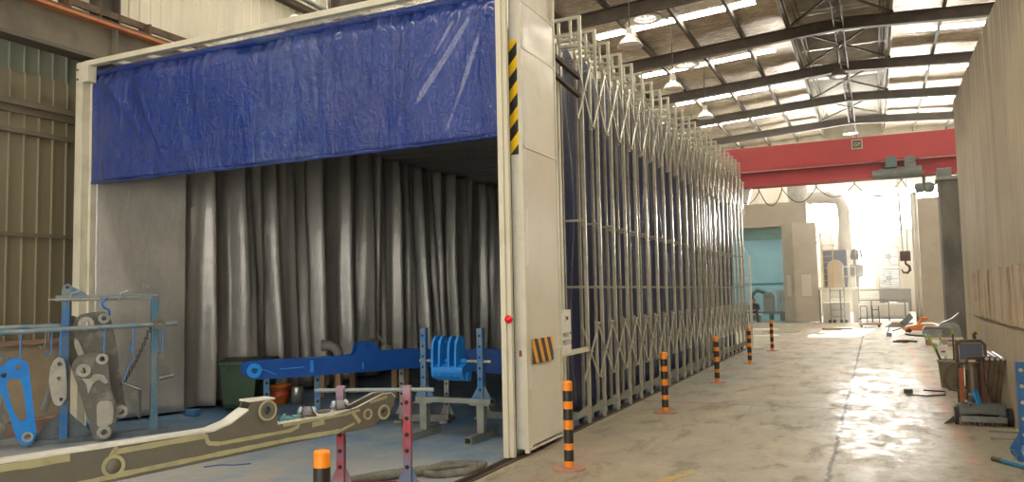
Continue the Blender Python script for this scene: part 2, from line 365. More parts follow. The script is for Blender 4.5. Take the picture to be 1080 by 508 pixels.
# ribs on the upper far wall
rb = MB()
x = XL + .1
while x < XR:
    if not (-3.8 < x < 4.6): rb.box(x, x + .05, YF - .04, YF, 4.6, 11.8)
    else: rb.box(x, x + .05, YF - .04, YF, 8.25, 11.8)
    x += .42
rb.build('wall_rib', FARW, w)
MB().box(-.95, 1.9, YF - .12, YF, 4.80, 4.87).box(-.95, 1.9, YF - .12, YF, 5.15, 5.22).build('wall_rail', mat('rail_grey', (.42, .39, .32), .6), w)
MB().box(-.95, 2.1, YF - .06, YF, 0, 1.48).build('grey_skirting', mat('dark_skirting', (.16, .145, .12), .8), w)
for n, (a, b, c, d) in enumerate(OPN):
    if n == 1:
        m = bpy.data.materials.new('clear_glass'); t = NT(m); tr = t.new('ShaderNodeBsdfTransparent'); tr.inputs[0].default_value = (.95, .97, .96, 1)
        gl = t.new('ShaderNodeBsdfGlossy'); gl.inputs['Roughness'].default_value = .02; mx = t.new('ShaderNodeMixShader'); mx.inputs[0].default_value = .05
        oo = t.new('ShaderNodeOutputMaterial'); t.l.new(tr.outputs[0], mx.inputs[1]); t.l.new(gl.outputs[0], mx.inputs[2]); t.l.new(mx.outputs[0], oo.inputs[0])
    else: m = {3: BACKLOW, 4: FANLIT}.get(n, BACKLIT)
    p = struct('window_%d' % (n + 1), MB().box(a, b, YF + .08, YF + .10, c, d), m)
    fr = MB().box(a, b, YF - .02, YF + .12, c, c + .06).box(a, b, YF - .02, YF + .12, d - .06, d).box(a, a + .06, YF - .02, YF + .12, c, d).box(b - .06, b, YF - .02, YF + .12, c, d)
    fr.build('window_frame', WHITEP, p)
# roof: foil lined slopes, raised ridge strip
ML, MR = -2.75, 1.10
def slope(x0, x1, dz=0, th=.06):
    return MB().add([(x0, YB, roofz(x0) + dz), (x1, YB, roofz(x1) + dz), (x1, YF + .3, roofz(x1) + dz), (x0, YF + .3, roofz(x0) + dz),
                     (x0, YB, roofz(x0) + dz + th), (x1, YB, roofz(x1) + dz + th), (x1, YF + .3, roofz(x1) + dz + th), (x0, YF + .3, roofz(x0) + dz + th)],
                    [(0, 3, 2, 1), (4, 5, 6, 7), (0, 1, 5, 4), (1, 2, 6, 5), (2, 3, 7, 6), (3, 0, 4, 7)])
from mathutils import noise as mnoise
def foil_grid(x0, x1):
    nx = int((x1 - x0) / .30); ny = int((YF + .3 - YB) / .11)
    def fn(u, v):
        x = x0 + (x1 - x0) * v; y = YB + (YF + .3 - YB) * u
        k = (y - (32.256 + BAY / 2)) / BAY; d = abs(k - round(k)) * BAY
        a = min(1.0, max(0.0, (d - .30) / 1.1))
        h = mnoise.fractal(V((x * .9, y * 2.3, 3.7)), 1.0, 2.1, 4); h2 = mnoise.noise(V((x * .35 + 9, y * 6.0, 1.3)))
        return (x, y, roofz(x) - a * (.012 + .035 * h + .020 * h2))
    return MB().grid(fn, ny, nx)
BAY = 6.4
c = struct('ceiling', foil_grid(XL - .25, ML), FOIL)
foil_grid(MR, XR + .25).build('right_slope', FOIL, c)
rg = MB().grid(lambda u, v: (ML - .2 + (MR - ML + .4) * v, YB + (YF + .3 - YB) * u + 0, 13.02 + .04 * (int(u * 600) % 2)), 600, 1, smooth=False); rg.build('ridge_roof', RIDGE, c)
MB().box(ML - .06, ML, YB, YF, roofz(ML) - .05, 13.0).build('ridge_side', UPW, c)
MB().box(MR, MR + .06, YB, YF, roofz(MR) - .05, 13.0).build('ridge_side', UPW, c)
struct('wall_rear', MB().box(XL - .3, -8.2, YB - .2, YB, 0, 13.1).box(6.5, XR + .3, YB - .2, YB, 0, 13.1).box(-8.2, 6.5, YB - .2, YB, 5.6, 13.1), LOWK)
BAY = 6.4; RY = [32.256 + BAY * k for k in range(-5, 4)]
# skylight strips, one mid bay on each slope
wn = 8
for k, y in enumerate([RY[0] - BAY] + RY):
    ym = y + BAY / 2
    if ym > YF: continue
    for (x0, x1) in ((-9.6, -3.5), (1.75, 8.0)):
        s = MB().add([(x0, ym - .28, roofz(x0) - .004), (x1, ym - .28, roofz(x1) - .004), (x1, ym + .28, roofz(x1) - .004), (x0, ym + .28, roofz(x0) - .004),
                      (x0, ym - .28, roofz(x0) + .03), (x1, ym - .28, roofz(x1) + .03), (x1, ym + .28, roofz(x1) + .03), (x0, ym + .28, roofz(x0) + .03)],
                     [(0, 3, 2, 1), (4, 5, 6, 7), (0, 1, 5, 4), (1, 2, 6, 5), (2, 3, 7, 6), (3, 0, 4, 7)])
        struct('window_%d' % wn, s, SKYL); wn += 1
# rafters (I section) and ties
def ordinal(n): return ['nearest', 'second', 'third', 'fourth', 'fifth', 'sixth'][n]
vis = [y for y in RY if y > 24]
for y in RY:
    mb = MB()
    for (x0, x1) in ((XL, XC), (XC, XR)):
        a, b = V((x0, y, roofz(x0) - .47)), V((x1, y, roofz(x1) - .47))
        mb.bar(a, b, .03, .42); mb.bar(a + V((0, 0, .21)), b + V((0, 0, .21)), .26, .03); mb.bar(a - V((0, 0, .21)), b - V((0, 0, .21)), .26, .04)
    o = mb.build('roof_rafter', TRUSS)
    i = vis.index(y) if y in vis else -1
    tag(o, ('dark steel roof rafter, %s of those seen above the red crane' % ordinal(i)) if i >= 0 else 'dark steel roof rafter over the near part of the hall', 'rafter', 'dark steel roof rafters')
PX = [-9.97, -8.1, -6.23, -4.37, -2.62, .95, 2.8, 4.65, 6.5]
pw = ['far left edge', 'left slope, second from the left wall', 'left slope, third from the left wall', 'left slope, last before the ridge strip', 'left edge of the ridge strip', 'right edge of the ridge strip', 'right slope, first from the ridge strip', 'right slope, second from the ridge strip', 'right slope, third from the ridge strip']
for x, wd in zip(PX, pw):
    mb = MB().box(x - .035, x + .035, YB, YF, roofz(x) - .26, roofz(x) - .05).box(x - .09, x + .035, YB, YF, roofz(x) - .28, roofz(x) - .26)
    tag(mb.build('roof_purlin', TRUSS), 'dark roof purlin along the hall, ' + wd, 'purlin', 'dark roof purlins')
# lattice ridge girder and cross bracing
mb = MB()
for x in (XC - .16, XC + .16):
    mb.bar((x, YB, 11.70), (x, YF - .1, 11.70), .05); 
mb.bar((XC, YB, 12.20), (XC, YF - .1, 12.20), .06)
y = 20.0
while y < YF - 1.2:
    mb.bar((XC - .16, y, 11.70), (XC, y + .4, 12.20), .025); mb.bar((XC + .16, y + .4, 11.70), (XC, y + .8, 12.20), .025); mb.bar((XC - .16, y, 11.70), (XC + .16, y + .4, 11.70), .025); y += .8
tag(mb.build('lattice_girder', TRUSS), 'slender lattice girder running under the ridge', 'girder')
for k in range(len(RY) - 1):
    if RY[k] < 18: continue
    y0, y1 = RY[k] + .15, RY[k + 1] - .15
    mb = MB().bar((ML, y0, 12.0), (MR, y1, 11.95), .07).bar((MR, y0, 12.07), (ML, y1, 11.87), .07)
    tag(mb.build('cross_brace', TRUSS), 'dark X shaped steel brace across the ridge strip of the roof', 'brace', 'ridge cross braces')
    for x in (ML + .45, MR - .45):
        mb = MB().bar((x, y0 - .15, 12.05), (x, y1 + .15, 12.05), .07).bar((x + .12, y0 - .15, 12.17), (x + .12, y1 + .15, 12.17), .05)
        tag(mb.build('ridge_tie', TRUSS), 'dark paired tie bars beside the ridge strip of the roof', 'tie bar', 'ridge tie bars')
# wall columns and wind brace on the left wall
for (y0, cw_, wd) in ((7.45, .34, 'seen above the crane rail at the left'), (13.0, 1.1, 'rising behind the top of the blue tarpaulin')):
    mb = MB().box(XL + .05, XL + .28, y0, y0 + .03, 0, 11).box(XL + .05, XL + .28, y0 + cw_ - .03, y0 + cw_, 0, 11).box(XL + .14, XL + .17, y0, y0 + cw_, 0, 11)
    tag(mb.build('wall_column', TRUSS), 'dark steel column against the left wall, ' + wd, 'column', 'left wall columns')
mb = MB().tube([(XL + .2, 10.8, 7.55), (XL + .2, 13.0, 7.52)], .05); tag(mb.build('wall_pipe', GREYM), 'thin grey pipe on the pale upper wall at left', 'pipe')
# crane runway on the left
rw = thing('crane_runway', 'brown steel crane runway beam with an orange rail flange along the left wall', 'crane rail', (-9.75, 0, 0))
MB().box(-.015, .015, 0, 40.3, 5.02, 5.50).build('web', mat('runway_brown', (.15, .13, .095), .6, 0, (.10, .085, .065), 2), rw)
MB().box(-.14, .14, 0, 40.3, 4.97, 5.02).build('lower_flange', mat('runway_dark', (.085, .075, .055), .6), rw)
MB().box(-.15, .15, 0, 40.3, 5.50, 5.54).build('upper_flange', mat('orange_flange', (.42, .15, .05), .6, 0, (.33, .11, .04), 5), rw)
MB().box(-.035, .035, 0, 40.3, 5.54, 5.62).build('rail', RUST, rw)
mb = MB().bar((-.2, 0, 5.80), (-.2, 40.3, 5.80), .05, .10); mb.build('power_rail', RUST, rw)
for k in range(14):
    MB().box(-.30, -.06, 3 + k * 1.3, 3.04 + k * 1.3, 5.52, 5.82).build('rail_bracket', RUST, rw)
for k in range(12): MB().box(.015, .13, 4.3 + k * 3.2, 4.32 + k * 3.2, 5.02, 5.5).build('web_stiffener', MATS['runway_brown'], rw)

# ------------------------------------------------------------------ lamps and vents in the roof
def bay_lamp(x, y, z, label, dark=False):
    t = thing('high_bay_lamp', label, 'lamp', (x, y, z), 0, 'bell shaped roof lamps')
    m = TRUSS if dark else mat('lamp_shell', (.55, .52, .46), .35, .3)
    MB().lathe([(.02, .40), (.11, .38), (.13, .28), (.26, .20), (.36, .03), (.40, 0), (.36, .0), (.22, .16), (.02, .20)], n=20).build('lamp_shade', m, t)
    MB().lathe([(.001, .02), (.30, .02), (.30, .05), (.001, .05)], n=20).build('lens', mat('lamp_lens', (.75, .72, .66), .2), t)
    MB().tube([(0, 0, .5), (0, 0, roofz(x) - .25 - z)], .02).build('hanger', TRUSS, t)
    MB().box(-.09, .09, -.09, .09, .38, .55).build('ballast_box', m, t)
bay_lamp(-6.35, 22.4, 9.0, 'white bell shaped lamp under the roof, nearest of three above the booth')
bay_lamp(-6.5, 28.6, 9.15, 'white bell shaped lamp under the roof, middle of three above the booth')
bay_lamp(-6.55, 35.0, 9.35, 'white bell shaped lamp under the roof, farthest of three above the booth')
bay_lamp(-.96, 34.8, 10.4, 'dark bell shaped lamp hanging below the ridge', True)
bay_lamp(-.85, 47.6, 10.3, 'small bright lamp hanging below the ridge, farthest of all')
for (x, y, lb) in ((-7.25, 27.75, 'round turbine vent opening in the roof foil, the nearer one above the booth'), (-7.2, 34.4, 'round turbine vent opening in the roof foil, the farther one above the booth')):
    t = thing('roof_vent', lb, 'vent', (x, y, roofz(x) - .12), 0, 'round roof vents')
    MB().ring((0, 0, -.05), (0, 0, 1), .62, .42, .10, 24).build('vent_collar', GALV, t)
    bl = MB()
    for k in range(14):
        a = 2 * pi * k / 14; bl.bar((.06 * cos(a), .06 * sin(a), 0), (.43 * cos(a + .25), .43 * sin(a + .25), 0), .02, .05)
    bl.build('vent_blades', GALV, t)
    MB().lathe([(.001, .05), (.44, .05), (.44, .06), (.001, .06)], n=24).build('daylit_throat', emis('vent_daylight_%d' % int(y), (1, .86, .76), 7.0), t)
    fl = MB()
    for s in (-1, 1): fl.add([(s * .5, -.2, -.06), (s * .95, .1, -.22), (s * .7, .35, -.12), (s * .55, .2, -.05)], [(0, 1, 2, 3)])
    fl.build('torn_foil_flap', FOIL, t, thick=.01)

# ------------------------------------------------------------------ overhead crane
cr = thing('overhead_crane', 'red double beam overhead crane spanning the hall', 'crane', (0, 29, -.10))
MB().box(-9.6, 8.2, -.28, .28, 5.98, 6.80).build('girder', RED, cr, bevel=.02)
MB().box(-9.6, 8.2, -.34, .34, 5.92, 5.98).build('girder_flange', RED, cr)
MB().box(-9.6, 8.2, -.12, .12, 5.42, 5.92).box(-9.6, 8.2, -.36, .30, 5.36, 5.42).build('lower_beam', REDL, cr)
MB().tube([(-9.6, -.38, 5.89), (8.2, -.38, 5.89)], .014).build('trolley_wire', STEEL, cr)
p = MB().box(-.50, -.16, -.345, -.34, 6.40, 6.72).build('rating_plate', mat('plate_cream', (.55, .52, .42), .5), cr)
MB().box(-.47, -.19, -.352, -.345, 6.43, 6.69).build('plate_face', mat('plate_dark', (.09, .09, .06), .5), p)
def text(s, size, M, m, parent, name='lettering', ext=.001):
    cu = bpy.data.curves.new(name, 'FONT'); cu.body = s; cu.size = size; cu.extrude = ext; cu.align_x = 'CENTER'; cu.align_y = 'CENTER'; cu.materials.append(m)
    o = bpy.data.objects.new(name, cu); COL.objects.link(o)
    me = bpy.data.meshes.new_from_object(o.evaluated_get(bpy.context.evaluated_depsgraph_get())); bpy.data.objects.remove(o)
    me.transform(M); q = bpy.data.objects.new(name, me); COL.objects.link(q); q.parent = parent; return q
text('GP', .17, Matrix.Translation((-.33, -.354, 6.55)) @ Matrix.Rotation(pi / 2, 4, 'X'), MATS['plate_cream'], p, 'plate_lettering')
for x in (-9.75, 8.1): MB().box(x - .15, x + .15, -1.3, 1.3, 5.62, 6.0).build('end_carriage', RED, cr, bevel=.02)
ho = thing('crane_hoist', 'grey electric hoist trolley hanging below the red crane beam', 'hoist', (.95, 29, 0))
MB().tube([(-.62, -.3, 5.38), (.62, -.3, 5.38)], .20, 18).build('drum', mat('hoist_grey', (.17, .185, .175), .5, 0, (.12, .13, .12), 4), ho)
HG = MATS['hoist_grey']
MB().tube([(-.86, -.3, 5.36), (-.62, -.3, 5.36)], .16, 16).build('motor', HG, ho)
MB().box(-.45, -.10, -.5, -.12, 5.56, 5.92).build('control_box', mat('hoist_box', (.12, .17, .17), .5), ho, bevel=.02)
MB().box(.12, .45, -.46, -.10, 5.50, 5.88).tube([(.28, -.50, 5.78), (.28, -.06, 5.78)], .13, 16).build('wheel_carriage', HG, ho)
MB().tube([(.0, -.3, 5.16), (0, -.3, 5.30)], .08).build('rope_guide', HG, ho)
for dx in (-.12, .14): MB().tube([(dx, -.3, 5.2), (dx * .5, -.3, 2.75)], .014, 6).build('wire_rope', GREYM, ho)
hk = MB().box(-.16, .16, -.38, -.22, 2.45, 2.78); hk.build('hook_block', mat('hook_brown', (.10, .055, .04), .5), ho, bevel=.03)
MB().tube([(.0, -.3, 2.46), (.0, -.3, 2.36), (.10, -.3, 2.28), (.12, -.3, 2.16), (.04, -.3, 2.06), (-.08, -.3, 2.08), (-.13, -.3, 2.18)], [.035, .035, .045, .05, .045, .035, .02], 10).build('hook', MATS['hook_brown'], ho)
lb = thing('hoist_limit_weight', 'grey double bulb limit weight hanging from the crane by its cable', 'weight', (1.62, 28.9, 0))
MB().lathe([(.001, -.16), (.12, -.13), (.17, 0), (.12, .13), (.001, .16)], (-.13, 0, 4.86)).lathe([(.001, -.18), (.14, -.13), (.19, 0), (.14, .13), (.001, .18)], (.14, 0, 4.86)).build('bulb', HG, lb)
MB().box(-.05, .05, -.04, .04, 4.95, 5.42).build('hanger', HG, lb)
fc = MB(); PK = [(-5.6, 5.2), (-4.6, 5.24), (-3.7, 5.24), (-2.9, 5.25), (-1.74, 5.24), (-.49, 5.26), (1.0, 5.28), (2.1, 5.2)]
for (a, b), dr in zip(zip(PK, PK[1:]), (.5, .45, .58, .52, .42, .5, .55)):
    fc.tube([(a[0] + (b[0] - a[0]) * u / 14, 29.75, a[1] + (b[1] - a[1]) * u / 14 - dr * (1 - (2 * u / 14 - 1) ** 2)) for u in range(15)], .018, 6, cap=False)
for a in PK: fc.tube([(a[0], 29.75, a[1] - .02), (a[0], 29.3, 5.37)], .02, 6)
tag(fc.build('festoon_cable', mat('cable_dark', (.05, .04, .035), .6)), 'thin dark power cable hanging in loops below the red crane', 'cable')

# ------------------------------------------------------------------ concrete partition wall at the right
w = MB()
ys = [-3 + i * .5 for i in range(37)]
for i in range(36):
    if ys[i] >= 14.95: break
    y1 = min(ys[i + 1], 15.0); zt = 4.74 + random.uniform(-.025, .02)
    w.box(1.35, 1.60, ys[i], y1, 0, zt)
pw = thing('partition_wall', 'tall grimy beige panel wall standing along the right of the aisle', 'wall')
w.build('panel_wall', RWALL, pw)
pl = MB(); y = 7.6; ri = random.Random(3)
while y < 13.05:
    wd = ri.uniform(.22, .30); pl.box(ri.uniform(1.305, 1.325), 1.35, y, y + wd - .03, 1.16 + ri.uniform(-.01, .01), 1.80 + ri.uniform(-.012, .012)); y += wd
pl.build('plank_row', mat('bleached_planks', (.48, .38, .26), .8, 0, (.26, .18, .12), 5, stretch=(1, 3, .4), world=True), pw)
MB().box(1.325, 1.35, 13.3, 13.8, 1.40, 1.78).build('patch_board', MATS['bleached_planks'], pw)
MB().box(1.33, 1.35, 5, 13.6, 1.145, 1.16).build('plank_ledge', WOOD, pw)
# square concrete column and beige wall behind it
cl = thing('concrete_column', 'dark square concrete column at the end of the right partition wall', 'column', (2.3, 26.3, 0))
MB().box(-.45, .45, -.3, .5, 0, 4.72).build('shaft', CONC, cl, bevel=.02)
MB().box(-.5, .5, -.35, .55, 4.72, 4.82).build('cap_plate', GREYM, cl)
MB().box(-.48, -.10, -.25, .2, 4.82, 5.08).build('junction_box', HG, cl, bevel=.02)
MB().box(.05, .42, -.2, .2, 4.82, 4.98).build('bracket', HG, cl)
bw = thing('beige_wall_panel', 'plain beige rendered wall block standing behind the concrete column', 'wall', (2.6, 38, 0))
MB().box(-.75, 1.8, 0, .3, 0, 5.45).build('panel', BEIGEW, bw)
cu = thing('hanging_curtain', 'white and blue plastic strip curtain hanging left of the beige wall block', 'curtain', (1.7, 40.2, 0))
MB().grid(lambda u, v: (-.05 + .30 * u, .06 * sin(u * 14), 5.9 * v), 24, 4).build('white_sheet', mat('white_plastic', (.75, .72, .64), .4), cu, thick=.01)
MB().grid(lambda u, v: (.22 + .14 * u, .05 + .03 * sin(u * 14), 3.2 * v), 12, 4).build('grey_sheet', mat('grey_plastic', (.33, .30, .25), .6), cu, thick=.01)
MB().grid(lambda u, v: (.34 + .16 * u, .04 + .04 * sin(u * 10), 4.2 * v), 12, 4).build('blue_sheet', mat('blue_plastic', (.14, .19, .38), .5), cu, thick=.01)
MB().bar((-.1, 0, 5.92), (2.0, 0, 5.92), .05).build('curtain_rail', GREYM, cu)

# ------------------------------------------------------------------ the retractable booth
BX0, BX1, BY0, BY1 = -9.62, -3.25, 6.98, 21.72
pf = thing('booth_portal', 'cream steel entrance portal with a panelled leg marked with hazard stripes', 'portal', (0, 0, 0))
MB().box(-9.70, -9.56, 6.94, 7.06, 0, 4.86).build('left_post', CREAM, pf, bevel=.006)
MB().box(-9.55, -9.50, 7.04, 7.16, 0, 4.7).build('left_channel', CREAM, pf)
b = MB().box(-9.56, -3.33, 6.95, 7.04, 4.80, 4.87); b.box(-9.56, -3.33, 7.30, 7.37, 4.78, 4.85)
b.build('lintel_beam', CREAM, pf)
for k in range(11):
    x = -9.1 + k * .56; MB().bar((x, 7.04, 4.83), (x + .18, 7.31, 4.82), .035).build('lintel_tie', CREAM, pf)
MB().box(-9.60, -9.44, 6.93, 7.05, 4.58, 4.80).build('corner_bracket', CREAM, pf)
for z in (4.63, 4.76): MB().ring((-9.66, 6.935, z), (0, 1, 0), .014, .006, .01, 12).build('bolt', BLACKP, pf)
fr = MB().box(-3.36, -3.305, 6.94, 7.02, .02, 5.5).box(-3.305, -3.26, 6.97, 7.02, .02, 5.5)
fr.build('front_channel', CREAM, pf)
MB().box(-3.30, -3.172, 7.12, 7.24, .07, 5.5).build('leg_column', mat('column_white', (.62, .61, .55), .35, 0, (.50, .48, .42), 5, .55, .75), pf, bevel=.008)
# side panels of the leg (face +X)
def side_panel(z0, z1):
    return MB().grid(lambda u, v: (-3.172 + .006 * sin(u * 3.1) * sin(v * 5 + z0), 7.135 + .90 * u, z0 + (z1 - z0) * v), 8, 12)
for z0, z1 in ((.10, 1.02), (1.03, 3.10), (3.11, 4.13), (4.14, 4.62)):
    side_panel(z0, z1).build('side_panel', CREAMW, pf)
fr = MB()
for z in (.07, 1.025, 3.105, 4.135, 4.63): fr.box(-3.21, -3.165, 7.13, 8.06, z - .012, z + .012)
fr.box(-3.20, -3.163, 8.035, 8.075, .04, 5.5).box(-3.205, -3.165, 7.11, 7.15, .04, 5.5).box(-3.20, -3.165, 7.13, 8.06, 5.2, 5.26)
fr.build('panel_trim', CREAM, pf)
MB().box(-3.34, -3.21, 7.22, 8.06, .12, 5.3).build('leg_core', CREAM, pf)
# leg undercarriage
MB().box(-3.30, -3.21, 7.2, 8.05, .05, .10).build('undercarriage', BLACKP, pf)
for y in (7.35, 7.6, 7.9): MB().tube([(-3.27, y, .045), (-3.21, y, .045)], .042, 14).build('caster', BLACK, pf)
# hazard tape on the column front face (z 3.02..4.21)
def hazard(x0, x1, z0, z1, M, n, slope, ma, mb_, name, parent):
    """diagonal stripes clipped to a rectangle, local x/z, thin along y"""
    base = MB().box(x0, x1, -.002, 0, z0, z1, M).build(name, ma, parent)
    L = (z1 - z0 + abs(slope) * (x1 - x0)); st = MB(); step = L / n
    for k in range(-1, n + 1):
        a = z0 + k * step - (slope * (x1 - x0) if slope > 0 else 0)
        poly = [(x0, a), (x1, a + slope * (x1 - x0)), (x1, a + slope * (x1 - x0) + step * .5), (x0, a + step * .5)]
        for lim, keep in ((z0, 1), (z1, -1)):
            q = []
            for i in range(len(poly)):
                p, r = poly[i], poly[(i + 1) % len(poly)]; ip, ir = keep * (p[1] - lim) >= 0, keep * (r[1] - lim) >= 0
                if ip: q.append(p)
                if ip != ir: t = (lim - p[1]) / (r[1] - p[1]); q.append((p[0] + t * (r[0] - p[0]), lim))
            poly = q
            if len(poly) < 3: break
        if len(poly) >= 3: st.prism(poly, -.004, -.002, M)
    st.build('tape_stripe', mb_, base); return base
hazard(-3.30, -3.185, 3.02, 4.21, Matrix.Translation((0, 7.119, 0)), 5, 1.15, HAZY, BLACKP, 'hazard_tape', pf)
hazard(7.24, 7.79, .90, 1.15, Matrix.Translation((-3.158, 0, 0)) @ Matrix.Rotation(pi / 2, 4, 'Z') @ Matrix.Translation((0, 0, 0)), 4, -2.0, HAZO, BLACKP, 'hazard_tape', pf)
MB().tube([(-3.275, 6.99, 1.36), (-3.275, 6.95, 1.36)], .025, 14).build('button_collar', STEEL, pf)
MB().lathe([(.001, .05), (.03, .045), (.042, .02), (.04, 0), (.03, -.02)], n=18, M=Matrix.Translation((-3.275, 6.95, 1.36)) @ Matrix.Rotation(pi / 2, 4, 'X')).build('emergency_stop_button', mat('button_red', (.75, .01, .02), .25), pf)
MB().box(-3.25, -3.222, 7.112, 7.121, .985, 1.045).build('key_switch', mat('switch_brown', (.25, .06, .03), .4), pf)
# sign plate on the side of the leg
sg = thing('control_panel_sign', 'white sign plate with green and black lettering on the booth leg', 'sign', (-3.17, 8.09, 0))
MB().box(-.10, 0, 0, .29, .93, 1.42).build('plate', WHITEP, sg)
RM = Matrix.Rotation(pi / 2, 4, 'Z') @ Matrix.Rotation(pi / 2, 4, 'X')
GRN = mat('sign_green', (.01, .16, .07), .5); SRD = mat('sign_red', (.6, .02, .03), .5)
text('P', .075, Matrix.Translation((.001, .14, 1.32)) @ RM, BLACKP, sg, 'letter')
MB().box(.0, .004, .16, .20, 1.305, 1.345).build('emblem', BLACKP, sg)
text('MNV.', .085, Matrix.Translation((.001, .13, 1.135)) @ RM, GRN, sg)
MB().lathe([(.001, 0), (.016, 0), (.016, .003), (.001, .003)], n=12, M=Matrix.Translation((.001, .255, 1.155)) @ Matrix.Rotation(pi / 2, 4, 'Y')).build('red_dot', SRD, sg)
text('MEITE', .085, Matrix.Translation((.001, .13, 1.055)) @ RM, mat('sign_grey', (.10, .10, .10), .5), sg)
MB().box(.0, .003, .27, .29, 1.03, 1.08).build('red_mark', SRD, sg)
# rear frame of the leg
lf = MB().box(-3.36, -3.30, 8.48, 8.54, .02, 4.62).box(-3.36, -3.30, 8.08, 8.54, 4.56, 4.62).box(-3.36, -3.30, 8.08, 8.54, .05, .10)
lf.build('rear_frame', CREAM, pf)
MB().bar((-3.28, 8.08, 4.40), (-3.22, 9.0, 4.28), .05).bar((-3.28, 8.08, 4.18), (-3.22, 9.0, 4.05), .05).build('upper_link_arm', TRUSS, pf)
MB().bar((-3.19, 8.02, .93), (-3.185, 8.98, .93), .03, .055).bar((-3.30, 8.5, .93), (-3.20, 9.0, .93), .03).build('lower_link_arm', CREAM, pf)

# blue tarpaulin
def tarpf(u, v):      # u along x, v down
    x = -9.50 + (9.50 - 3.36) * u
    zt = 4.72 - .02 * sin(u * pi); zb = 3.235 - .02 * sin(u * pi)
    z = zt + (zb - zt) * v
    y = 7.035 + .055 * math.exp(-((v) * 13) ** 2)
    y += .014 * sin(u * 170 + 4 * sin(u * 23) + v * 18 * sin(u * 40)) * math.exp(-(v * 11) ** 2) + .018 * sin(u * 46 + 3 * v + 2 * sin(u * 9)) * math.exp(-v * 2.2)                     # gathers under the roller
    y += .012 * sin(u * 17 + v * 2.5) + .008 * sin(u * 31 - v * 4)
    d = (u - .02) - v * .22; y -= .035 * math.exp(-(d / .012) ** 2) * (v > .05) * (1 - v)       # corner crease left
    for k, (c0, sl) in enumerate(((.985, .10), (.965, .19), (.93, .16))):
        d = (u - c0) + v * sl; y -= .028 * math.exp(-(d / .010) ** 2) * math.exp(-(v - .3) ** 2 * 3)
    for c0, sl, vc, am in ((.50, -.02, .2, .014), (.565, -.04, .15, .018), (.60, -.03, .35, .012), (.66, -.05, .2, .018), (.70, -.02, .1, .012), (.76, .03, .2, .014), (.83, .08, .15, .018), (.88, .10, .35, .020), (.30, -.03, .15, .010), (.12, -.12, .5, .014), (.22, -.08, .6, .010), (.40, .03, .5, .008)):
        d = (u - c0) + v * sl; y -= am * math.exp(-(d / .006) ** 2) * math.exp(-(v - vc) ** 2 * 9)
    return (x, y, z)
tp = thing('tarpaulin_curtain', 'shiny blue tarpaulin hanging across the top of the booth entrance', 'tarpaulin')
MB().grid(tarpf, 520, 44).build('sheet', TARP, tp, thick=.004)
MB().tube([(-9.50 + 6.14 * k / 40, 7.055 + .01 * sin(k * 1.7), 3.225 - .02 * sin(k / 40 * pi)) for k in range(41)], .022, 8).build('bottom_hem', TARP, tp)
MB().tube([(-9.52, 7.10, 4.73), (-3.36, 7.10, 4.73)], .05, 14).build('top_roller', TARP, tp)
lc = MB()
for k in range(150):
    x = -6.9 + k * .0235; lc.tube([(x, 7.05, 4.775), (x + .012, 7.02, 4.80)], .006, 5, cap=False)
lc.build('lacing', WHITEP, tp)
MB().lathe([(.001, .09), (.06, .09), (.09, .05), (.09, 0), (.001, 0)], (-6.1, 7.15, 4.87), 16).box(-6.3, -5.9, 7.1, 7.25, 4.85, 4.87).build('roller_motor', WHITEP, tp)

# accordion frames
NF = 23; DY = .575; Y0 = 9.02
def make_frame():
    r = thing('accordion_frame', 'cream tubular frame of the folding booth side, one of the row', 'frame', (0, Y0, 0), 0, 'tubular frames of the folding booth')
    MB().box(-3.218, -3.178, -.02, .02, .04, 5.07).build('outer_post', FRAME, r)
    MB().box(-3.495, -3.46, -.017, .017, .06, 5.02).build('inner_post', FRAME, r)
    MB().box(-9.55, -9.505, -.02, .02, .02, 5.02).build('far_post', FRAME, r)
    t = MB().box(-9.55, -3.20, -.02, .02, 5.03, 5.07).box(-9.55, -3.20, -.018, .018, 4.68, 4.715)
    for x in (-3.32, -9.3): t.box(x - .016, x + .016, -.016, .016, 4.70, 5.05)
    t.box(-3.47, -3.20, -.018, .018, 4.76, 4.79)
    t.build('roof_truss', FRAME, r)
    for z in (.14, 1.68, 2.50): MB().box(-3.46, -3.22, -.015, .015, z - .015, z + .015).build('cross_bar', FRAME, r)
    MB().prism([(-3.46, .06), (-3.40, .06), (-3.19, .14), (-3.19, .24), (-3.24, .24)], -.012, .012).build('foot_gusset', FRAME, r)
    for x in (-3.34,): MB().tube([(x - .02, .10, .05), (x + .02, .10, .05)], .05, 12).bar((x, 0, .12), (x, .10, .06), .03).build('caster', BLACK, r)
    for zc, hh in ((.90, .33), (4.12, .42)):
        X = -3.165; h2 = DY / 2
        l1 = MB().bar((X, -h2, zc + hh), (X, h2, zc - hh), .012, .028).build('scissor_link', FRAME, r)
        l2 = MB().bar((X + .016, -h2, zc - hh), (X + .016, h2, zc + hh), .012, .028).build('scissor_link', FRAME, r)
        for (yy_, zz_) in ((0, zc), (h2, zc + hh), (h2, zc - hh)): MB().tube([(X - .012, yy_, zz_), (X + .032, yy_, zz_)], .015, 8).build('pivot_pin', STEEL, r)
        MB().box(X - .035, X - .008, h2 - .02, h2 + .02, zc - hh - .03, zc + hh + .04 + (.0 if zc < 2 else .02)).build('slide_guide', FRAME, r)
    return r
f0 = make_frame()
for i in range(1, NF):
    f = copy_tree(f0); f.location.y = Y0 + i * DY
    if i == NF - 1: f['label'] = 'cream tubular frame of the folding booth side, last of the row by the white fence'
f0['label'] = 'cream tubular frame of the folding booth side, nearest the panelled leg'
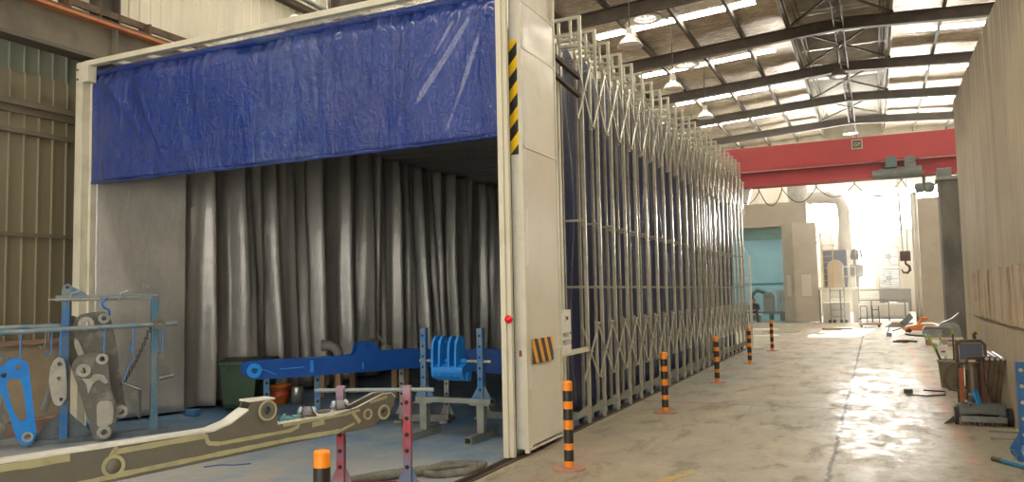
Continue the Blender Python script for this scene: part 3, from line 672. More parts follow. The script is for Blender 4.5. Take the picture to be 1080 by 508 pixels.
# end fence posts after the last frame
ef = thing('end_gate_post', 'pale tubular end post with crossbars behind the last booth frame', 'post', (-3.13, 22.3, 0))
MB().box(-.03, .03, -.03, .03, 0, 2.55).box(-.24, -.19, -.03, .03, 0, 2.95).build('upright', WHITEP, ef)
MB().box(-.2, .0, -.02, .02, 1.9, 1.95).box(-.2, .0, -.02, .02, .62, .67).bar((-.2, 0, 2.9), (0, 0, 2.5), .03).box(-.25, .3, -.1, .1, 0, .03).build('crossbar', WHITEP, ef)
# booth fabrics
def navy(u, v):
    y = 8.10 + (21.85 - 8.10) * u; ph = (y - Y0) / DY
    s = abs(((ph + .5) % 1) - .5) * 2          # 0 at posts, 1 between
    x = -3.58 + .02 * sin(y * 5) + .17 * s * (.75 + .25 * sin(v * 9 + y * 3)) * (1 - .5 * v ** 8)
    z = .13 + (4.90 - .13) * v - .30 * (s ** 2) * (v ** 8)
    return (x - .03, y, z)
t = tag(MB().grid(navy, 340, 26).build('folding_side_curtain', SIDEB, thick=.005), 'dark navy folded curtain filling the side of the booth behind the tubular frames', 'curtain')
t = tag(MB().grid(lambda u, v: (navy(u, v)[0] - .10, navy(u, v)[1], navy(u, v)[2] - .02 - .03 * v), 340, 14).build('booth_side_lining', INNER, thick=.004), 'grey lining curtain on the inner right side of the booth', 'curtain')
CR = [8.25, 9.15, 10.1, 11.05, 11.95, 12.85]
yy = 12.85
while yy < 21.5: yy += random.uniform(.5, .85); CR.append(yy)
CR[-1] = 21.72
fr_ = random.Random(5); FD = [(fr_.uniform(.75, 1.0), fr_.uniform(.35, .65), fr_.uniform(-.2, .2)) for _ in CR]
def innerf(u, v):
    y = 7.10 + (21.70 - 7.10) * u; z = .04 + (4.56 - .04) * v
    if y < CR[0]: return (-9.47 + (y - 7.10) / (CR[0] - 7.10) * .42 + .05 * sin(v * 3 + y * 2) * sin((y - 7.1) * 2.7), y, z)
    for k in range(len(CR) - 1):
        if CR[k] <= y <= CR[k + 1] + 1e-6:
            s = (y - CR[k]) / (CR[k + 1] - CR[k]); a, m, ph = FD[k]
            pk = min(max(m + .30 * (v - .5) ** 2 * (1 if k % 2 else -1), .15), .85)
            s2 = s / pk * .5 if s < pk else .5 + (s - pk) / (1 - pk) * .5
            amp = (.46 * a) * (.80 + .2 * sin(v * 2.2 + k)) * (1 - .25 * v)
            x = -9.50 + amp * sin(pi * s2) ** .62 + .10 * sin(s * pi * 4 + k * 2 + 1.5 * v) * sin(pi * s) + .05 * sin(s * pi * 7 + k + .6 * v) * sin(pi * s) + .008 * sin(v * 11 + k * 3)
            return (x, y, z)
    return (-9.5, y, z)
t = tag(MB().grid(innerf, 560, 36).build('booth_inner_curtain', INNER, thick=.005), 'grey folded lining curtain along the left inside of the booth', 'curtain')
t = tag(MB().box(-9.64, -9.62, 7.1, 21.75, .05, 4.66).build('booth_outer_curtain', SIDEB), 'navy outer curtain on the hidden left side of the booth', 'curtain')
t = tag(MB().grid(lambda u, v: (-9.6 + 6.0 * v, 7.14 + 14.6 * u, 4.60 - .07 * abs(sin((7.14 + 14.6 * u - Y0) / DY * pi)) - .06 * sin(v * pi)), 260, 20).build('booth_roof_fabric', INNER, thick=.005), 'dark grey fabric roof inside the booth', 'canopy')
t = tag(MB().grid(lambda u, v: (-9.6 + 6.0 * u, 21.82 + .10 * sin(u * 40), .04 + 4.56 * v), 120, 8).build('booth_back_curtain', INNER, thick=.005), 'grey curtain closing the far end of the booth', 'curtain')
# floor track
tr = thing('floor_track', 'dark steel floor track along the right foot of the booth', 'track', (0, 0, 0))
MB().box(-3.36, -3.325, 3.0, 22, 0, .012).box(-3.255, -3.22, 3.0, 22, 0, .012).build('rail', RUST, tr)
MB().box(-3.325, -3.255, 3.0, 22, 0, .004).build('groove', DARK, tr)

# ------------------------------------------------------------------ bollards
def bollard(x, y):
    r = thing('bollard', '', 'bollard', (x, y, 0), 0, 'orange and black bollards beside the booth')
    MB().lathe([(.001, 0), (.15, 0), (.15, .012), (.055, .02), (.001, .02)], n=28, smooth=False).build('base_plate', mat('base_dusty_pink', (.45, .22, .15), .7, 0, (.30, .16, .11), 12), r)
    z = [.02, .075, .165, .235, .345, .42, .52, .60, .70, .77]; zz = [0.018, .075, .175, .235, .36, .445, .545, .615, .71, .785]
    ob = MB().tube([(0, 0, .018), (0, 0, .785)], .0445, 20)
    for k in range(1, 9, 2): MB().tube([(0, 0, zz[k]), (0, 0, zz[k + 1])], .0455, 20).build('black_band', BLACKP, r)
    ob.lathe([(.0445, .78), (.040, .795), (.02, .80), (.001, .80)], n=20)
    ob.build('post', ORANGE, r); return r
b0 = bollard(-2.62, 6.79); BL = [(-2.62, 6.79, 'orange and black bollard standing beside the panelled booth leg'), (-2.71, 3.38, 'orange and black bollard cut off below the excavator boom in front of the booth'),
    (-2.60, 10.33, 'orange and black bollard by the booth side, second of those along the frames'), (-2.58, 13.98, 'orange and black bollard by the booth side, third of those along the frames'),
    (-2.56, 17.75, 'orange and black bollard beside the far end of the booth frames'), (-2.53, 21.58, 'orange and black bollard standing clear beyond the end of the booth')]
for i, (x, y, lb) in enumerate(BL):
    o = b0 if i == 0 else copy_tree(b0); o.location = (x, y, 0); o['label'] = lb

# ------------------------------------------------------------------ low post stands, booms
def post_stand(name, label, p0, dx, dy, L, H, mpost, mbase, rod=(.84, -.2, .30), posts=(0, 1), parts_rod=True):
    r = thing(name, label, 'stand', (p0[0], p0[1], 0), rzof(dx, dy), 'drilled post stands')
    MB().box(-.03, L + .03, -.06, .06, 0, .09).build('base_beam', mbase, r, bevel=.004)
    for x in (0, L):
        MB().box(x - .05, x + .05, -.20, .20, 0, .03).build('foot', mbase, r)
        P = MB().box(x - .032, x + .032, -.032, .032, .03, H); P.build('post', mpost, r, bevel=.003)
        z = .22
        while z < H - .04: MB().tube([(x, -.034, z), (x, .034, z)], .018, 12).build('bolt_hole', DARK, r); z += .13
        for s in (-1, 1):
            MB().prism([(0, .09), (.06, .09), (.0, .22)] if s > 0 else [(0, .09), (-.0, .22), (-.06, .09)], -.006, .006, Matrix.Translation((x + s * .032, 0, 0))).build('gusset', mpost, r)
    if rod:
        zr, a, b = rod; MB().tube([(a, -.0, zr), (L + b, -.0, zr)], .017, 10).build('cross_rod', RACKG, r)
    return r
d = V((.94, .34)).normalized()
post_stand('post_stand', 'low red and blue oversprayed stand holding the tip of the olive boom', (-4.06, 5.31), .94, .34, .56, .875, STANDR, STANDRB, (.84, -.22, .22))

def plane_m(p0, dx, dy): return Matrix.Translation((p0[0], p0[1], 0)) @ Matrix.Rotation(rzof(dx, dy), 4, 'Z')
# olive boom, local x along boom, z up, y across; visible face is local y = -thick
r = thing('excavator_boom', 'primed olive grey excavator boom with pale filler seams lying across the foreground', 'boom', (-4.55, 2.85, 0), rzof(.78, 2.6))
out = [(-1.6, .71), (.6, .713), (.97, .713), (1.26, .71), (1.39, .745), (1.52, .82), (1.55, .875), (1.71, .87), (1.74, .80), (1.755, .69), (1.98, .69), (2.24, .695), (2.47, .72), (2.62, .765), (2.74, .80), (2.83, .80), (2.87, .76), (2.85, .69), (2.77, .63), (2.62, .54), (2.27, .54), (1.82, .54), (1.28, .52), (.62, .50), (-.01, .47), (-1.6, .42)]
bores = [circ(1.66, .80, .028), circ(2.735, .655, .03), ]
MB().prism(out, -.012, 0, holes=bores).build('near_side_plate', BOOMG, r)
MB().prism(out, .118, .13, holes=bores).build('far_side_plate', BOOMG, r)
ed = MB()
tp_ = out[:5]
for a, b in ((out[0], out[3]), (out[3], out[4]), (out[4], out[5]), (out[9], out[11]), (out[11], (2.40, .713))):
    ed.add([(a[0], -.016, a[1] + .006), (b[0], -.016, b[1] + .006), (b[0], .132, b[1] + .006), (a[0], .132, a[1] + .006), (a[0], -.016, a[1] - .006), (b[0], -.016, b[1] - .006), (b[0], .132, b[1] - .006), (a[0], .132, a[1] - .006)],
           [(0, 1, 2, 3), (7, 6, 5, 4), (0, 4, 5, 1), (1, 5, 6, 2), (2, 6, 7, 3), (3, 7, 4, 0)])
ed.build('top_plate', EDGEW, r)
MB().add([(-1.6, -.01, .42), (2.27, -.01, .54), (2.27, .128, .54), (-1.6, .128, .42), (-1.6, -.01, .43), (2.27, -.01, .55), (2.27, .128, .55), (-1.6, .128, .43)], [(0, 1, 2, 3), (7, 6, 5, 4), (0, 4, 5, 1), (1, 5, 6, 2), (2, 6, 7, 3), (3, 7, 4, 0)]).build('bottom_plate', BOOMG, r)
MB().box(1.53, 1.73, -.016, .134, .872, .884).build('bracket_plate', EDGEW, r)
for y in (-.012, .13):
    MB().ring((1.66, y, .80), (0, 1, 0), .062, .028, .05, 20).build('bracket_boss', BOOMG, r)
MB().ring((2.735, -.014, .655), (0, 1, 0), .046, .028, .03, 20).build('pivot_boss', BOOMG, r)
MB().ring((.60, -.014, .585), (0, 1, 0), .070, .048, .012, 24).build('round_seam', YG, r)
MB().lathe([(.001, 0), (.048, 0), (.048, .006), (.001, .006)], n=20, M=Matrix.Translation((.60, -.012, .585)) @ Matrix.Rotation(pi / 2, 4, 'X')).build('boss_cover', BOOMG, r)
def strip(pts, w, nm='filler_seam'):
    s = MB(); jr = random.Random(int(pts[0][0] * 100))
    for (a, b) in zip(pts, pts[1:]):
        n = max(2, int(math.hypot(b[0] - a[0], b[1] - a[1]) / .07)); dx, dz = b[0] - a[0], b[1] - a[1]; L = math.hypot(dx, dz); nx, nz = -dz / L, dx / L
        P = []
        for k in range(n + 1):
            t = k / n; P.append((a[0] + dx * t, a[1] + dz * t, w * jr.uniform(.8, 1.15)))
        for p, q in zip(P, P[1:]):
            s.add([(p[0] - nx * p[2] / 2, -.0145, p[1] - nz * p[2] / 2), (q[0] - nx * q[2] / 2, -.0145, q[1] - nz * q[2] / 2), (q[0] + nx * q[2] / 2, -.0145, q[1] + nz * q[2] / 2), (p[0] + nx * p[2] / 2, -.0145, p[1] + nz * p[2] / 2)], [(0, 1, 2, 3)])
    return s.build(nm, YG, r, thick=.002)
strip([(-1.5, .675), (.35, .68)], .05); strip([(.60, .67), (1.20, .685)], .035); strip([(.58, .64), (.62, .70)], .0301)
strip([(1.20, .69), (1.22, .63), (1.30, .615)], .028); strip([(1.30, .615), (1.85, .625), (1.93, .645), (1.93, .68)], .026)
strip([(.05, .49), (.62, .525), (1.28, .545), (1.82, .56), (2.3, .56)], .032); strip([(-1.5, .455), (.05, .49)], .04)
strip([(1.80, .672), (2.35, .682), (2.5, .70)], .024); strip([(2.3, .56), (2.45, .60)], .02); strip([(2.42, .70), (2.50, .60)], .03); strip([(2.05, .64), (2.16, .65)], .04)
strip([(2.6, .745), (2.78, .775)], .022)
MB().ring((2.58, -.014, .655), (0, 1, 0), .045, .030, .01, 18).ring((1.66, -.036, .80), (0, 1, 0), .074, .060, .008, 18).ring((2.735, -.03, .655), (0, 1, 0), .062, .044, .006, 18).build('filler_ring', YG, r)
for y in (-.006, .124):
    e_ = MB()
    for a, b in zip([(2.38, .71)] + out[12:16], out[12:17]):
        e_.bar((a[0], y, a[1] + .002), (b[0], y, b[1] + .002), .016, .006)
    e_.build('prong_edge', EDGEW, r)
# items on the boom
def on_boom(x, y, z=0): 
    a = rzof(.78, 2.6); return (-4.55 + x * cos(a) - y * sin(a), 2.85 + x * sin(a) + y * cos(a), z)
def glove(loc, rz, label, m, sc=1):
    t = thing('work_glove', label, 'glove', loc, rz)
    MB().grid(lambda u, v: (.07 * (u - .5) * 2, .045 * (v - .5) * 2, .012 + .022 * sin(pi * u) * sin(pi * v) + .004 * sin(u * 20)), 10, 8).build('palm', m, t, thick=.012)
    for k in range(4): MB().tube([(.06, -.035 + k * .022, .014), (.10, -.04 + k * .026, .028 - .004 * k), (.135, -.045 + k * .028, .012)], [.011, .010, .008], 8).build('finger', m, t)
    MB().tube([(0, .04, .014), (.03, .075, .03), (.055, .09, .012)], [.012, .011, .009], 8).build('thumb', m, t)
GLV = mat('teal_glove', (.06, .20, .21), .9, 0, (.12, .22, .20), 20)
glove(on_boom(1.86, .06, .695), 1.2, 'teal knitted work glove lying on the boom beside the bracket', GLV)
def mask(loc, rz, label, cap):
    t = thing('respirator_mask', label, 'mask', loc, rz, 'respirators on the boom')
    MB().lathe([(.001, .075), (.025, .07), (.045, .045), (.05, .01), (.045, 0)], n=16).build('face_piece', mat('mask_grey', (.17, .165, .165), .5), t)
    for s in (-1, 1):
        f = MB().lathe([(.001, .0), (.03, 0), (.032, .022), (.001, .024)], n=16, M=Matrix.Translation((.0, s * .045, .04)) @ Matrix.Rotation(-s * 1.2, 4, 'X')).build('filter', mat('filter_light', (.40, .42, .42), .4), t)
        MB().lathe([(.001, .0245), (.018, .0245), (.018, .027), (.001, .027)], n=14, M=Matrix.Translation((.0, s * .045, .04)) @ Matrix.Rotation(-s * 1.2, 4, 'X')).build('filter_cap', cap, f)
    MB().tube([(-.02, -.04, .03), (-.09, -.06, .012), (-.13, 0, .02), (-.09, .06, .012), (-.02, .04, .03)], .006, 6).build('strap', BLACKP, t)
CAPB = mat('cap_blue', (.03, .28, .55), .4)
mask(on_boom(2.06, .065, .70), 2.3, 'grey respirator mask with light filters on the boom beside the teal glove', CAPB)
mask(on_boom(2.36, .065, .715), 2.6, 'dark grey respirator mask near the forked tip of the boom', CAPB)
t = tag(MB().tube([on_boom(2.18, .10, .71), on_boom(2.22, .08, .715), on_boom(2.26, .05, .72)], [.02, .017, .012]).build('rag', ROPE), 'small grey rag on the boom between the two masks', 'rag')

# blue boom inside on its own stand
post_stand('post_stand', 'blue grey post stand under the left end of the blue boom in the booth', (-6.66, 7.28), .40, .48, .60, .875, RACKB, RACKB, None)
a = rzof(-5.43 + 6.61, 8.71 - 7.13); bb_ = thing('excavator_boom', 'glossy blue excavator arm resting on post stands deep inside the booth', 'boom', (-6.66, 7.00, 0), a)
out = smooth([(-.06, .74), (-.05, .86), (.10, .885), (.5, .89), (1.25, .90), (1.30, 1.02), (1.38, 1.05), (1.50, 1.04), (1.62, .93), (2.05, .93), (2.5, .88), (2.52, .72), (2.0, .69), (1.2, .68), (.4, .67), (.05, .68)], 1)
for y in (-.012, .16): MB().prism(out, y, y + .012, holes=[circ(.05, .78, .03, 14), circ(1.42, .98, .02, 12)]).build('side_plate', BLUEP, bb_)
MB().box(.3, 2.45, 0, .16, .87, .885).box(.3, 2.45, 0, .16, .69, .70).build('web_plate', BLUEP, bb_)
for y in (-.03, .02, .13, .18): MB().ring((.05, y, .78), (0, 1, 0), .085, .032, .022, 18).build('eye_boss', BLUEB, bb_)
MB().tube([(.35, -.03, .78), (.62, -.03, .785)], .008, 6).tube([(.12, -.03, .80), (.30, -.03, .72)], .008, 6).build('hydraulic_line', BLUEB, bb_)
MB().box(.70, .74, -.03, -.012, .72, .86).build('weld_lug', BLUEB, bb_); MB().box(1.35, 1.37, -.02, -.012, .72, .80).build('weld_lug', BLUEB, bb_)
post_stand('post_stand', 'dark post stand under the right end of the blue boom in the booth', (-5.65, 8.68), .75, .2, .6, .69, GREYM, GREYM, None)
# second blue arm, right of it
a2 = thing('excavator_boom', 'blue excavator arm behind the stand with the slotted bracket', 'boom', (-5.15, 9.15, 0), 0)
out = smooth([(0, .72), (.02, .84), (.3, .90), (.9, .87), (1.45, .88), (1.5, .60), (1.0, .57), (.4, .60), (.05, .66)], 1)
for y in (0, .2): MB().prism(out, y, y + .015).build('side_plate', BLUEP, a2)
MB().box(.25, 1.45, .01, .2, .60, .61).box(.25, 1.45, .01, .2, .85, .86).build('web_plate', BLUEP, a2)
MB().tube([(.2, -.05, .78), (.2, .25, .78)], .03, 12).tube([(1.42, -.1, .9), (1.55, -.1, .92)], .02, 8).build('pin', BLUEB, a2)
post_stand('post_stand', 'dark low stand under the second blue arm, hidden in shade', (-4.75, 9.25), 1, 0, .6, .56, GREYM, GREYM, None)

# inner stand with T feet
st = thing('bracket_stand', 'grey steel stand with blue drilled uprights holding the slotted blue bracket', 'stand', (-4.42, 7.83, 0))
for x in (-.37, .37):
    f = MB().box(x - .045, x + .045, -.34, .28, .0, .085); f.build('foot', STANDG, st, bevel=.004)
    MB().box(x - .033, x + .033, -.343, -.335, .015, .07).build('tube_opening', DARK, st)
    MB().box(x - .045, x + .045, -.045, .045, .085, .38).build('leg', STANDG, st, bevel=.004)
    MB().box(x - .12, x + .12, -.07, .07, .38, .395).build('mount_plate', STANDG, st)
    MB().box(x - .035, x + .035, -.035, .035, .45, 1.235).build('upright', RACKB, st, bevel=.003)
    for k in range(6): MB().tube([(x, -.037, .55 + k * .12), (x, .037, .55 + k * .12)], .015, 12).build('bolt_hole', DARK, st)
    for s in (-1, 1): MB().prism([(0, .45), (s * .09, .45), (0, .60)], -.006, .006, Matrix.Translation((x + s * .035, 0, 0))).build('gusset', RACKB, st)
MB().box(-.47, .50, -.05, .05, .395, .45).build('cross_channel', STANDG, st, bevel=.003)
MB().box(.495, .503, -.035, .035, .40, .445).build('tube_opening', DARK, st)
MB().tube([(-.43, 0, .86), (.50, 0, .86)], .018, 12).build('cross_rod', STEEL, st)
lk = thing('slotted_bracket', 'bright blue casting with twin slotted ears hanging on the grey stand', 'bracket', (-4.42, 7.83, 0))
EO = [(-.12, .70), (-.13, .90), (-.115, 1.06), (-.06, 1.135), (.0, 1.15), (.06, 1.12), (.10, 1.02), (.12, .86), (.11, .72), (.05, .665), (-.06, .665)]
for x in (-.19, -.10, .02, .11):
    MB().prism(smooth(EO, 2), -.014, .014, Matrix.Translation((x, 0, 0)) @ Matrix.Rotation(pi / 2, 4, 'Z'), holes=[circ(0, .86, .024, 14), circ(0, 1.08, .020, 12)]).build('ear_plate', BLUEB, lk)
MB().prism(smooth([(-.12, .80), (-.13, .74), (-.08, .672), (.06, .672), (.115, .74), (.12, .82), (.0, .84)], 1), -.20, .20, Matrix.Rotation(pi / 2, 4, 'Z')).build('cradle', BLUEB, lk)
MB().tube([(-.20, -.0, .69), (.22, -.0, .69)], .05, 14).tube([(-.17, 0, .86), (.19, 0, .86)], .032, 14).build('hub', BLUEB, lk)

# ------------------------------------------------------------------ hanging rack at left
RA = rzof(.52, .85); RM_ = (-8.59, 6.07, 0)
rk = thing('hanging_rack', 'blue steel rack frame with rods for hanging parts at the left of the booth', 'rack', RM_, RA)
for x, lab in ((0, 0), (.96, 1)):
    MB().box(x - .04, x + .04, -.05, .05, .0, 1.68).build('post', RACKB if not lab else mat('rack_mixed', (.055, .15, .24), .5, 0, (.16, .19, .19), 4, .42, .62), rk, bevel=.004)
    for s in (-1, 1):
        if x == 0: MB().prism([(0, .06), (s * .28, .06), (0, .36)], -.006, .006, Matrix.Translation((x + s * .04, 0, 0))).build('gusset', mat('gusset_dark', (.09, .12, .14), .5, 0, (.05, .07, .08), 6), rk)
MB().box(-.35, 1.1, -.06, .06, 0, .06).build('base_beam', MATS['gusset_dark'], rk)
MB().box(-.10, 1.0, -.05, .05, 1.63, 1.70).build('top_beam', RACKG, rk, bevel=.004)
MB().box(-.18, .35, -.075, -.05, 1.645, 1.665).box(.45, .80, -.075, -.05, 1.66, 1.68).build('top_hanger_bar', STEEL, rk)
for x, s in ((0.02, 1), (.88, -1)):
    MB().prism(smooth([(x - .05, 1.70), (x - .05, 1.80), (x, 1.84), (x + s * .05, 1.80), (x + s * .2, 1.70)], 1), -.01, .01, holes=[circ(x - .005, 1.795, .02, 12)]).build('lifting_ear', RACKG, rk)
for k in (.03, .55): MB().tube([(k, -.055, 1.62), (k + .02, -.09, 1.72), (k + .10, -.09, 1.75)], .007, 6).build('loose_wire', STEEL, rk)
MB().tube([(-1.9, -.10, 1.27), (1.20, -.10, 1.335)], .029, 12).build('front_rod', RACKG, rk)
MB().tube([(-1.9, .10, 1.34), (.10, .10, 1.345)], .029, 12).build('rear_rod', RACKG, rk)
MB().ring((.99, -.115, 1.34), (0, 1, 0), .07, .026, .05, 20).build('end_disc', PRIMER, rk)
MB().box(-1.75, -1.67, -.05, .05, 0, 1.68).box(-2.05, -1.35, -.06, .06, 0, .06).build('post', RACKB, rk)

def rthing(name, label, cat, group=None): return thing(name, label, cat, RM_, RA, group)
def plate(out, y0, y1, m, name, par, holes=(), it=2, bev=.006, hi=0):
    return MB().prism(smooth(out, it), y0, y1, holes=[smooth(h, hi) if hi else h for h in holes]).build(name, m, par, bevel=bev)
# big rear arm pair
A_ = rthing('cast_linkage', 'large grey cast linkage arm hanging from the top beam of the rack', 'arm')
plate([(.08, 1.36), (.16, 1.47), (.40, 1.50), (.48, 1.40), (.56, 1.0), (.64, .42), (.665, .30), (.60, .20), (.50, .20), (.42, .36), (.20, 1.0), (.08, 1.30)], .02, .10, PRIMER, 'arm_plate', A_, [circ(.21, 1.36, .035), circ(.59, .31, .035)])
plate([(-.04, 1.36), (.02, 1.46), (.12, 1.44), (.10, 1.28), (.16, .95), (.12, .75), (.06, .90), (.0, 1.2)], .06, .13, PRIMER, 'rear_plate', A_)
MB().ring((.21, .0, 1.36), (0, 1, 0), .085, .035, .10, 22).ring((.40, .0, 1.42), (0, 1, 0), .06, .03, .10, 20).ring((.59, .0, .31), (0, 1, 0), .075, .035, .16, 22).ring((.04, .10, 1.38), (0, 1, 0), .065, .03, .08, 20).build('bush', PRIMERL, A_)
MB().prism(smooth([(.10, 1.20), (.14, 1.16), (.22, .93), (.17, .92), (.10, 1.10)], 1), -.01, .02).build('raised_rib', PRIMERL, A_)
h = MB().tube([(.42, -.08, 1.66), (.36, -.08, 1.60), (.40, -.07, 1.54), (.45, -.03, 1.52), (.46, .0, 1.46), (.40, .02, 1.43)], .014, 8)
tag(h.build('hanging_hook', BLUEB), 'thick blue S hook over the top beam of the rack', 'hook').matrix_world = plane_m(RM_, .52, .85)
# front arm
B_ = rthing('cast_linkage', 'grey cast linkage arm with pale weld relief hanging lowest from the front rod', 'arm'); B_.location = (-8.59 - .52 * .035, 6.07 - .85 * .035, 0)
plate([(.10, .86), (.14, .97), (.30, 1.03), (.42, 1.00), (.47, .88), (.50, .62), (.57, .36), (.555, .16), (.50, .03), (.42, .0), (.34, .04), (.29, .18), (.18, .60)], -.16, -.08, PRIMER, 'arm_plate', B_, [circ(.215, .83, .032), circ(.405, .95, .03), circ(.435, .105, .035)])
MB().ring((.215, -.16, .83), (0, 1, 0), .075, .032, .05, 22).ring((.405, -.15, .95), (0, 1, 0), .065, .03, .05, 20).ring((.435, -.17, .105), (0, 1, 0), .075, .035, .07, 22).build('bush', PRIMERL, B_)
MB().prism(smooth([(.36, .42), (.40, .46), (.50, .45), (.53, .38), (.52, .20), (.45, .17), (.37, .18), (.36, .30)], 2), -.185, -.16).build('raised_pad', PRIMERL, B_, bevel=.006)
MB().prism(smooth([(.20, .74), (.28, .73), (.33, .78), (.42, .76), (.47, .68), (.44, .66), (.37, .71), (.31, .66), (.27, .56), (.25, .66)], 1), -.172, -.16).build('weld_relief', PRIMERL, B_)
MB().tube([(.215, -.19, .86), (.23, -.19, .80)], .008, 6).tube([(.40, -.18, .98), (.43, -.18, .93)], .008, 6).build('bore_pin', DARK, B_)
# blue plate
C_ = rthing('linkage_plate', 'bright blue triangular linkage plate hanging at the far left of the rack', 'plate')
plate([(-.70, .80), (-.67, .90), (-.60, .93), (-.54, 1.0), (-.45, 1.0), (-.37, .95), (-.35, .84), (-.29, .32), (-.27, .16), (-.31, .05), (-.39, .04), (-.46, .13), (-.60, .60), (-.68, .72)], -.14, -.08, BLUEB, 'plate', C_, [smooth([(-.56, .76), (-.43, .76), (-.37, .33), (-.44, .32), (-.52, .52)], 1), circ(-.59, .83, .03), circ(-.46, .91, .028), circ(-.355, .13, .035)])
MB().ring((-.59, -.14, .83), (0, 1, 0), .065, .03, .03, 20).ring((-.46, -.14, .91), (0, 1, 0), .06, .028, .03, 20).build('bush', BLUEB, C_)
MB().ring((-.355, -.15, .13), (0, 1, 0), .056, .035, .02, 22).build('bare_bush', PRIMERL, C_)
# grey part behind blue plate
D_ = rthing('linkage_casting', 'grey casting hanging behind the blue plate at the picture edge', 'casting')
plate([(-.72, 1.0), (-.66, 1.10), (-.58, 1.07), (-.54, .95), (-.60, .6), (-.55, .30), (-.56, .16), (-.63, .10), (-.70, .20), (-.74, .6)], -.02, .06, PRIMER, 'plate', D_, [circ(-.63, .23, .035), circ(-.64, 1.0, .03)])
MB().ring((-.63, -.03, .23), (0, 1, 0), .07, .035, .05, 20).build('bush', PRIMER, D_)
# small link + channel
E_ = rthing('small_link', 'small pale grey link with two bores hanging left of the rack post', 'link')
plate([(-.14, .90), (-.09, .99), (-.03, .98), (.0, .90), (.015, .56), (-.03, .46), (-.09, .455), (-.13, .54), (-.16, .75)], -.19, -.14, PRIMERL, 'plate', E_, [circ(-.06, .92, .025), circ(-.065, .76, .022), circ(-.04, .52, .022)])
MB().ring((-.06, -.19, .92), (0, 1, 0), .045, .025, .03, 16).ring((-.065, -.19, .76), (0, 1, 0), .04, .022, .02, 16).build('bush', PRIMERL, E_)
F_ = rthing('steel_channel', 'short dark steel channel hanging behind the small pale link', 'channel')
ch = MB()
for o_ in ((0, 0), (.035, .02)): ch.prism([(-.14 + o_[0], .76 - o_[1]), (-.11 + o_[0], .74 - o_[1]), (-.21 + o_[0], .39 - o_[1]), (-.245 + o_[0], .42 - o_[1])], -.13 + o_[0], -.12 + o_[0])
ch.prism([(-.14, .77), (-.08, .72), (-.19, .37), (-.245, .42)], -.115, -.105)
ch.build('web', mat('channel_grey', (.15, .15, .14), .5), F_)
# wing bracket and right piece
G_ = rthing('folded_bracket', 'folded grey sheet bracket hanging from a chain right of the big arms', 'bracket')
MB().prism([(.585, .665), (.76, .60), (.775, .215), (.62, .53)], -.15, -.14).build('face', PRIMER, G_)
MB().add([(.585, -.15, .665), (.79, -.22, .57), (.79, -.12, .56), (.62, -.05, .68)], [(0, 1, 2, 3)]).build('top_flange', PRIMERL, G_, thick=.008)
MB().prism([(.755, .60), (.80, .56), (.79, .24), (.772, .215)], -.20, -.19).build('side_flange', mat('bracket_dark', (.06, .06, .055), .5), G_)
H_ = rthing('cone_casting', 'small dark cone shaped casting hanging right of the rack post', 'casting')
plate([(.985, .97), (1.03, .99), (1.06, .90), (1.12, .74), (1.14, .69), (1.08, .66), (1.0, .67)], -.15, -.09, PRIMER, 'body', H_)
MB().tube([(1.0, -.14, .67), (1.16, -.14, .70)], .025, 12).build('lug', PRIMER, H_)
# S hooks on the rods
def shook(x, zt, zb, label, m=BLUEB, y=-.10):
    h = MB().tube([(x - .022, y + .0, zt - .02), (x - .025, y, zt + .015), (x, y, zt + .032), (x + .025, y, zt + .012), (x + .012, y - .02, zt - .06), (x + .008, y - .02, zb + .06), (x, y - .02, zb), (x - .03, y - .02, zb - .01), (x - .045, y - .02, zb + .03)], .0075, 8)
    o = h.build('wire_hook', m); o.matrix_world = plane_m(RM_, .52, .85); tag(o, label, 'hook', 'wire S hooks on the rack rods'); return o
shook(-.45, 1.30, 1.0, 'blue wire hook holding the blue triangular plate')
shook(-.065, 1.31, .96, 'blue wire hook holding the small pale link')
shook(.39, 1.32, .99, 'blue wire hook holding the front cast arm')
shook(.70, 1.325, 1.03, 'empty blue wire hook on the front rod between arm and right post')
shook(1.03, 1.33, 1.0, 'blue wire hook holding the small cone casting')
shook(-.20, 1.345, 1.10, 'pale wire hook on the rear rod left of the post', RACKG, .10)
shook(-.14, 1.35, 1.02, 'blue wire hook on the rear rod behind the small link', BLUEB, .10)
o = MB().tube([(.70, -.12, 1.02), (.73, -.12, .92), (.66, -.12, .84), (.63, -.12, .72), (.60, -.12, .66)], .006, 6).build('tangled_wire', BLUEB); o.matrix_world = plane_m(RM_, .52, .85); tag(o, 'loose bent blue wire dangling below the empty hook', 'wire')
chn = MB()
for k in range(22):
    t = k / 21; c = V((.90 - .30 * t, -.06 - .05 * t, 1.28 - .64 * t - .05 * sin(pi * t))); ax = V((0, 1, 0)) if k % 2 else V((.8, 0, .6))
    chn.ring(c, ax, .022, .010, .010, 8)
o = chn.build('hanging_chain', BLACKP); o.matrix_world = plane_m(RM_, .52, .85); tag(o, 'dark chain slung diagonally from the right rack post', 'chain')

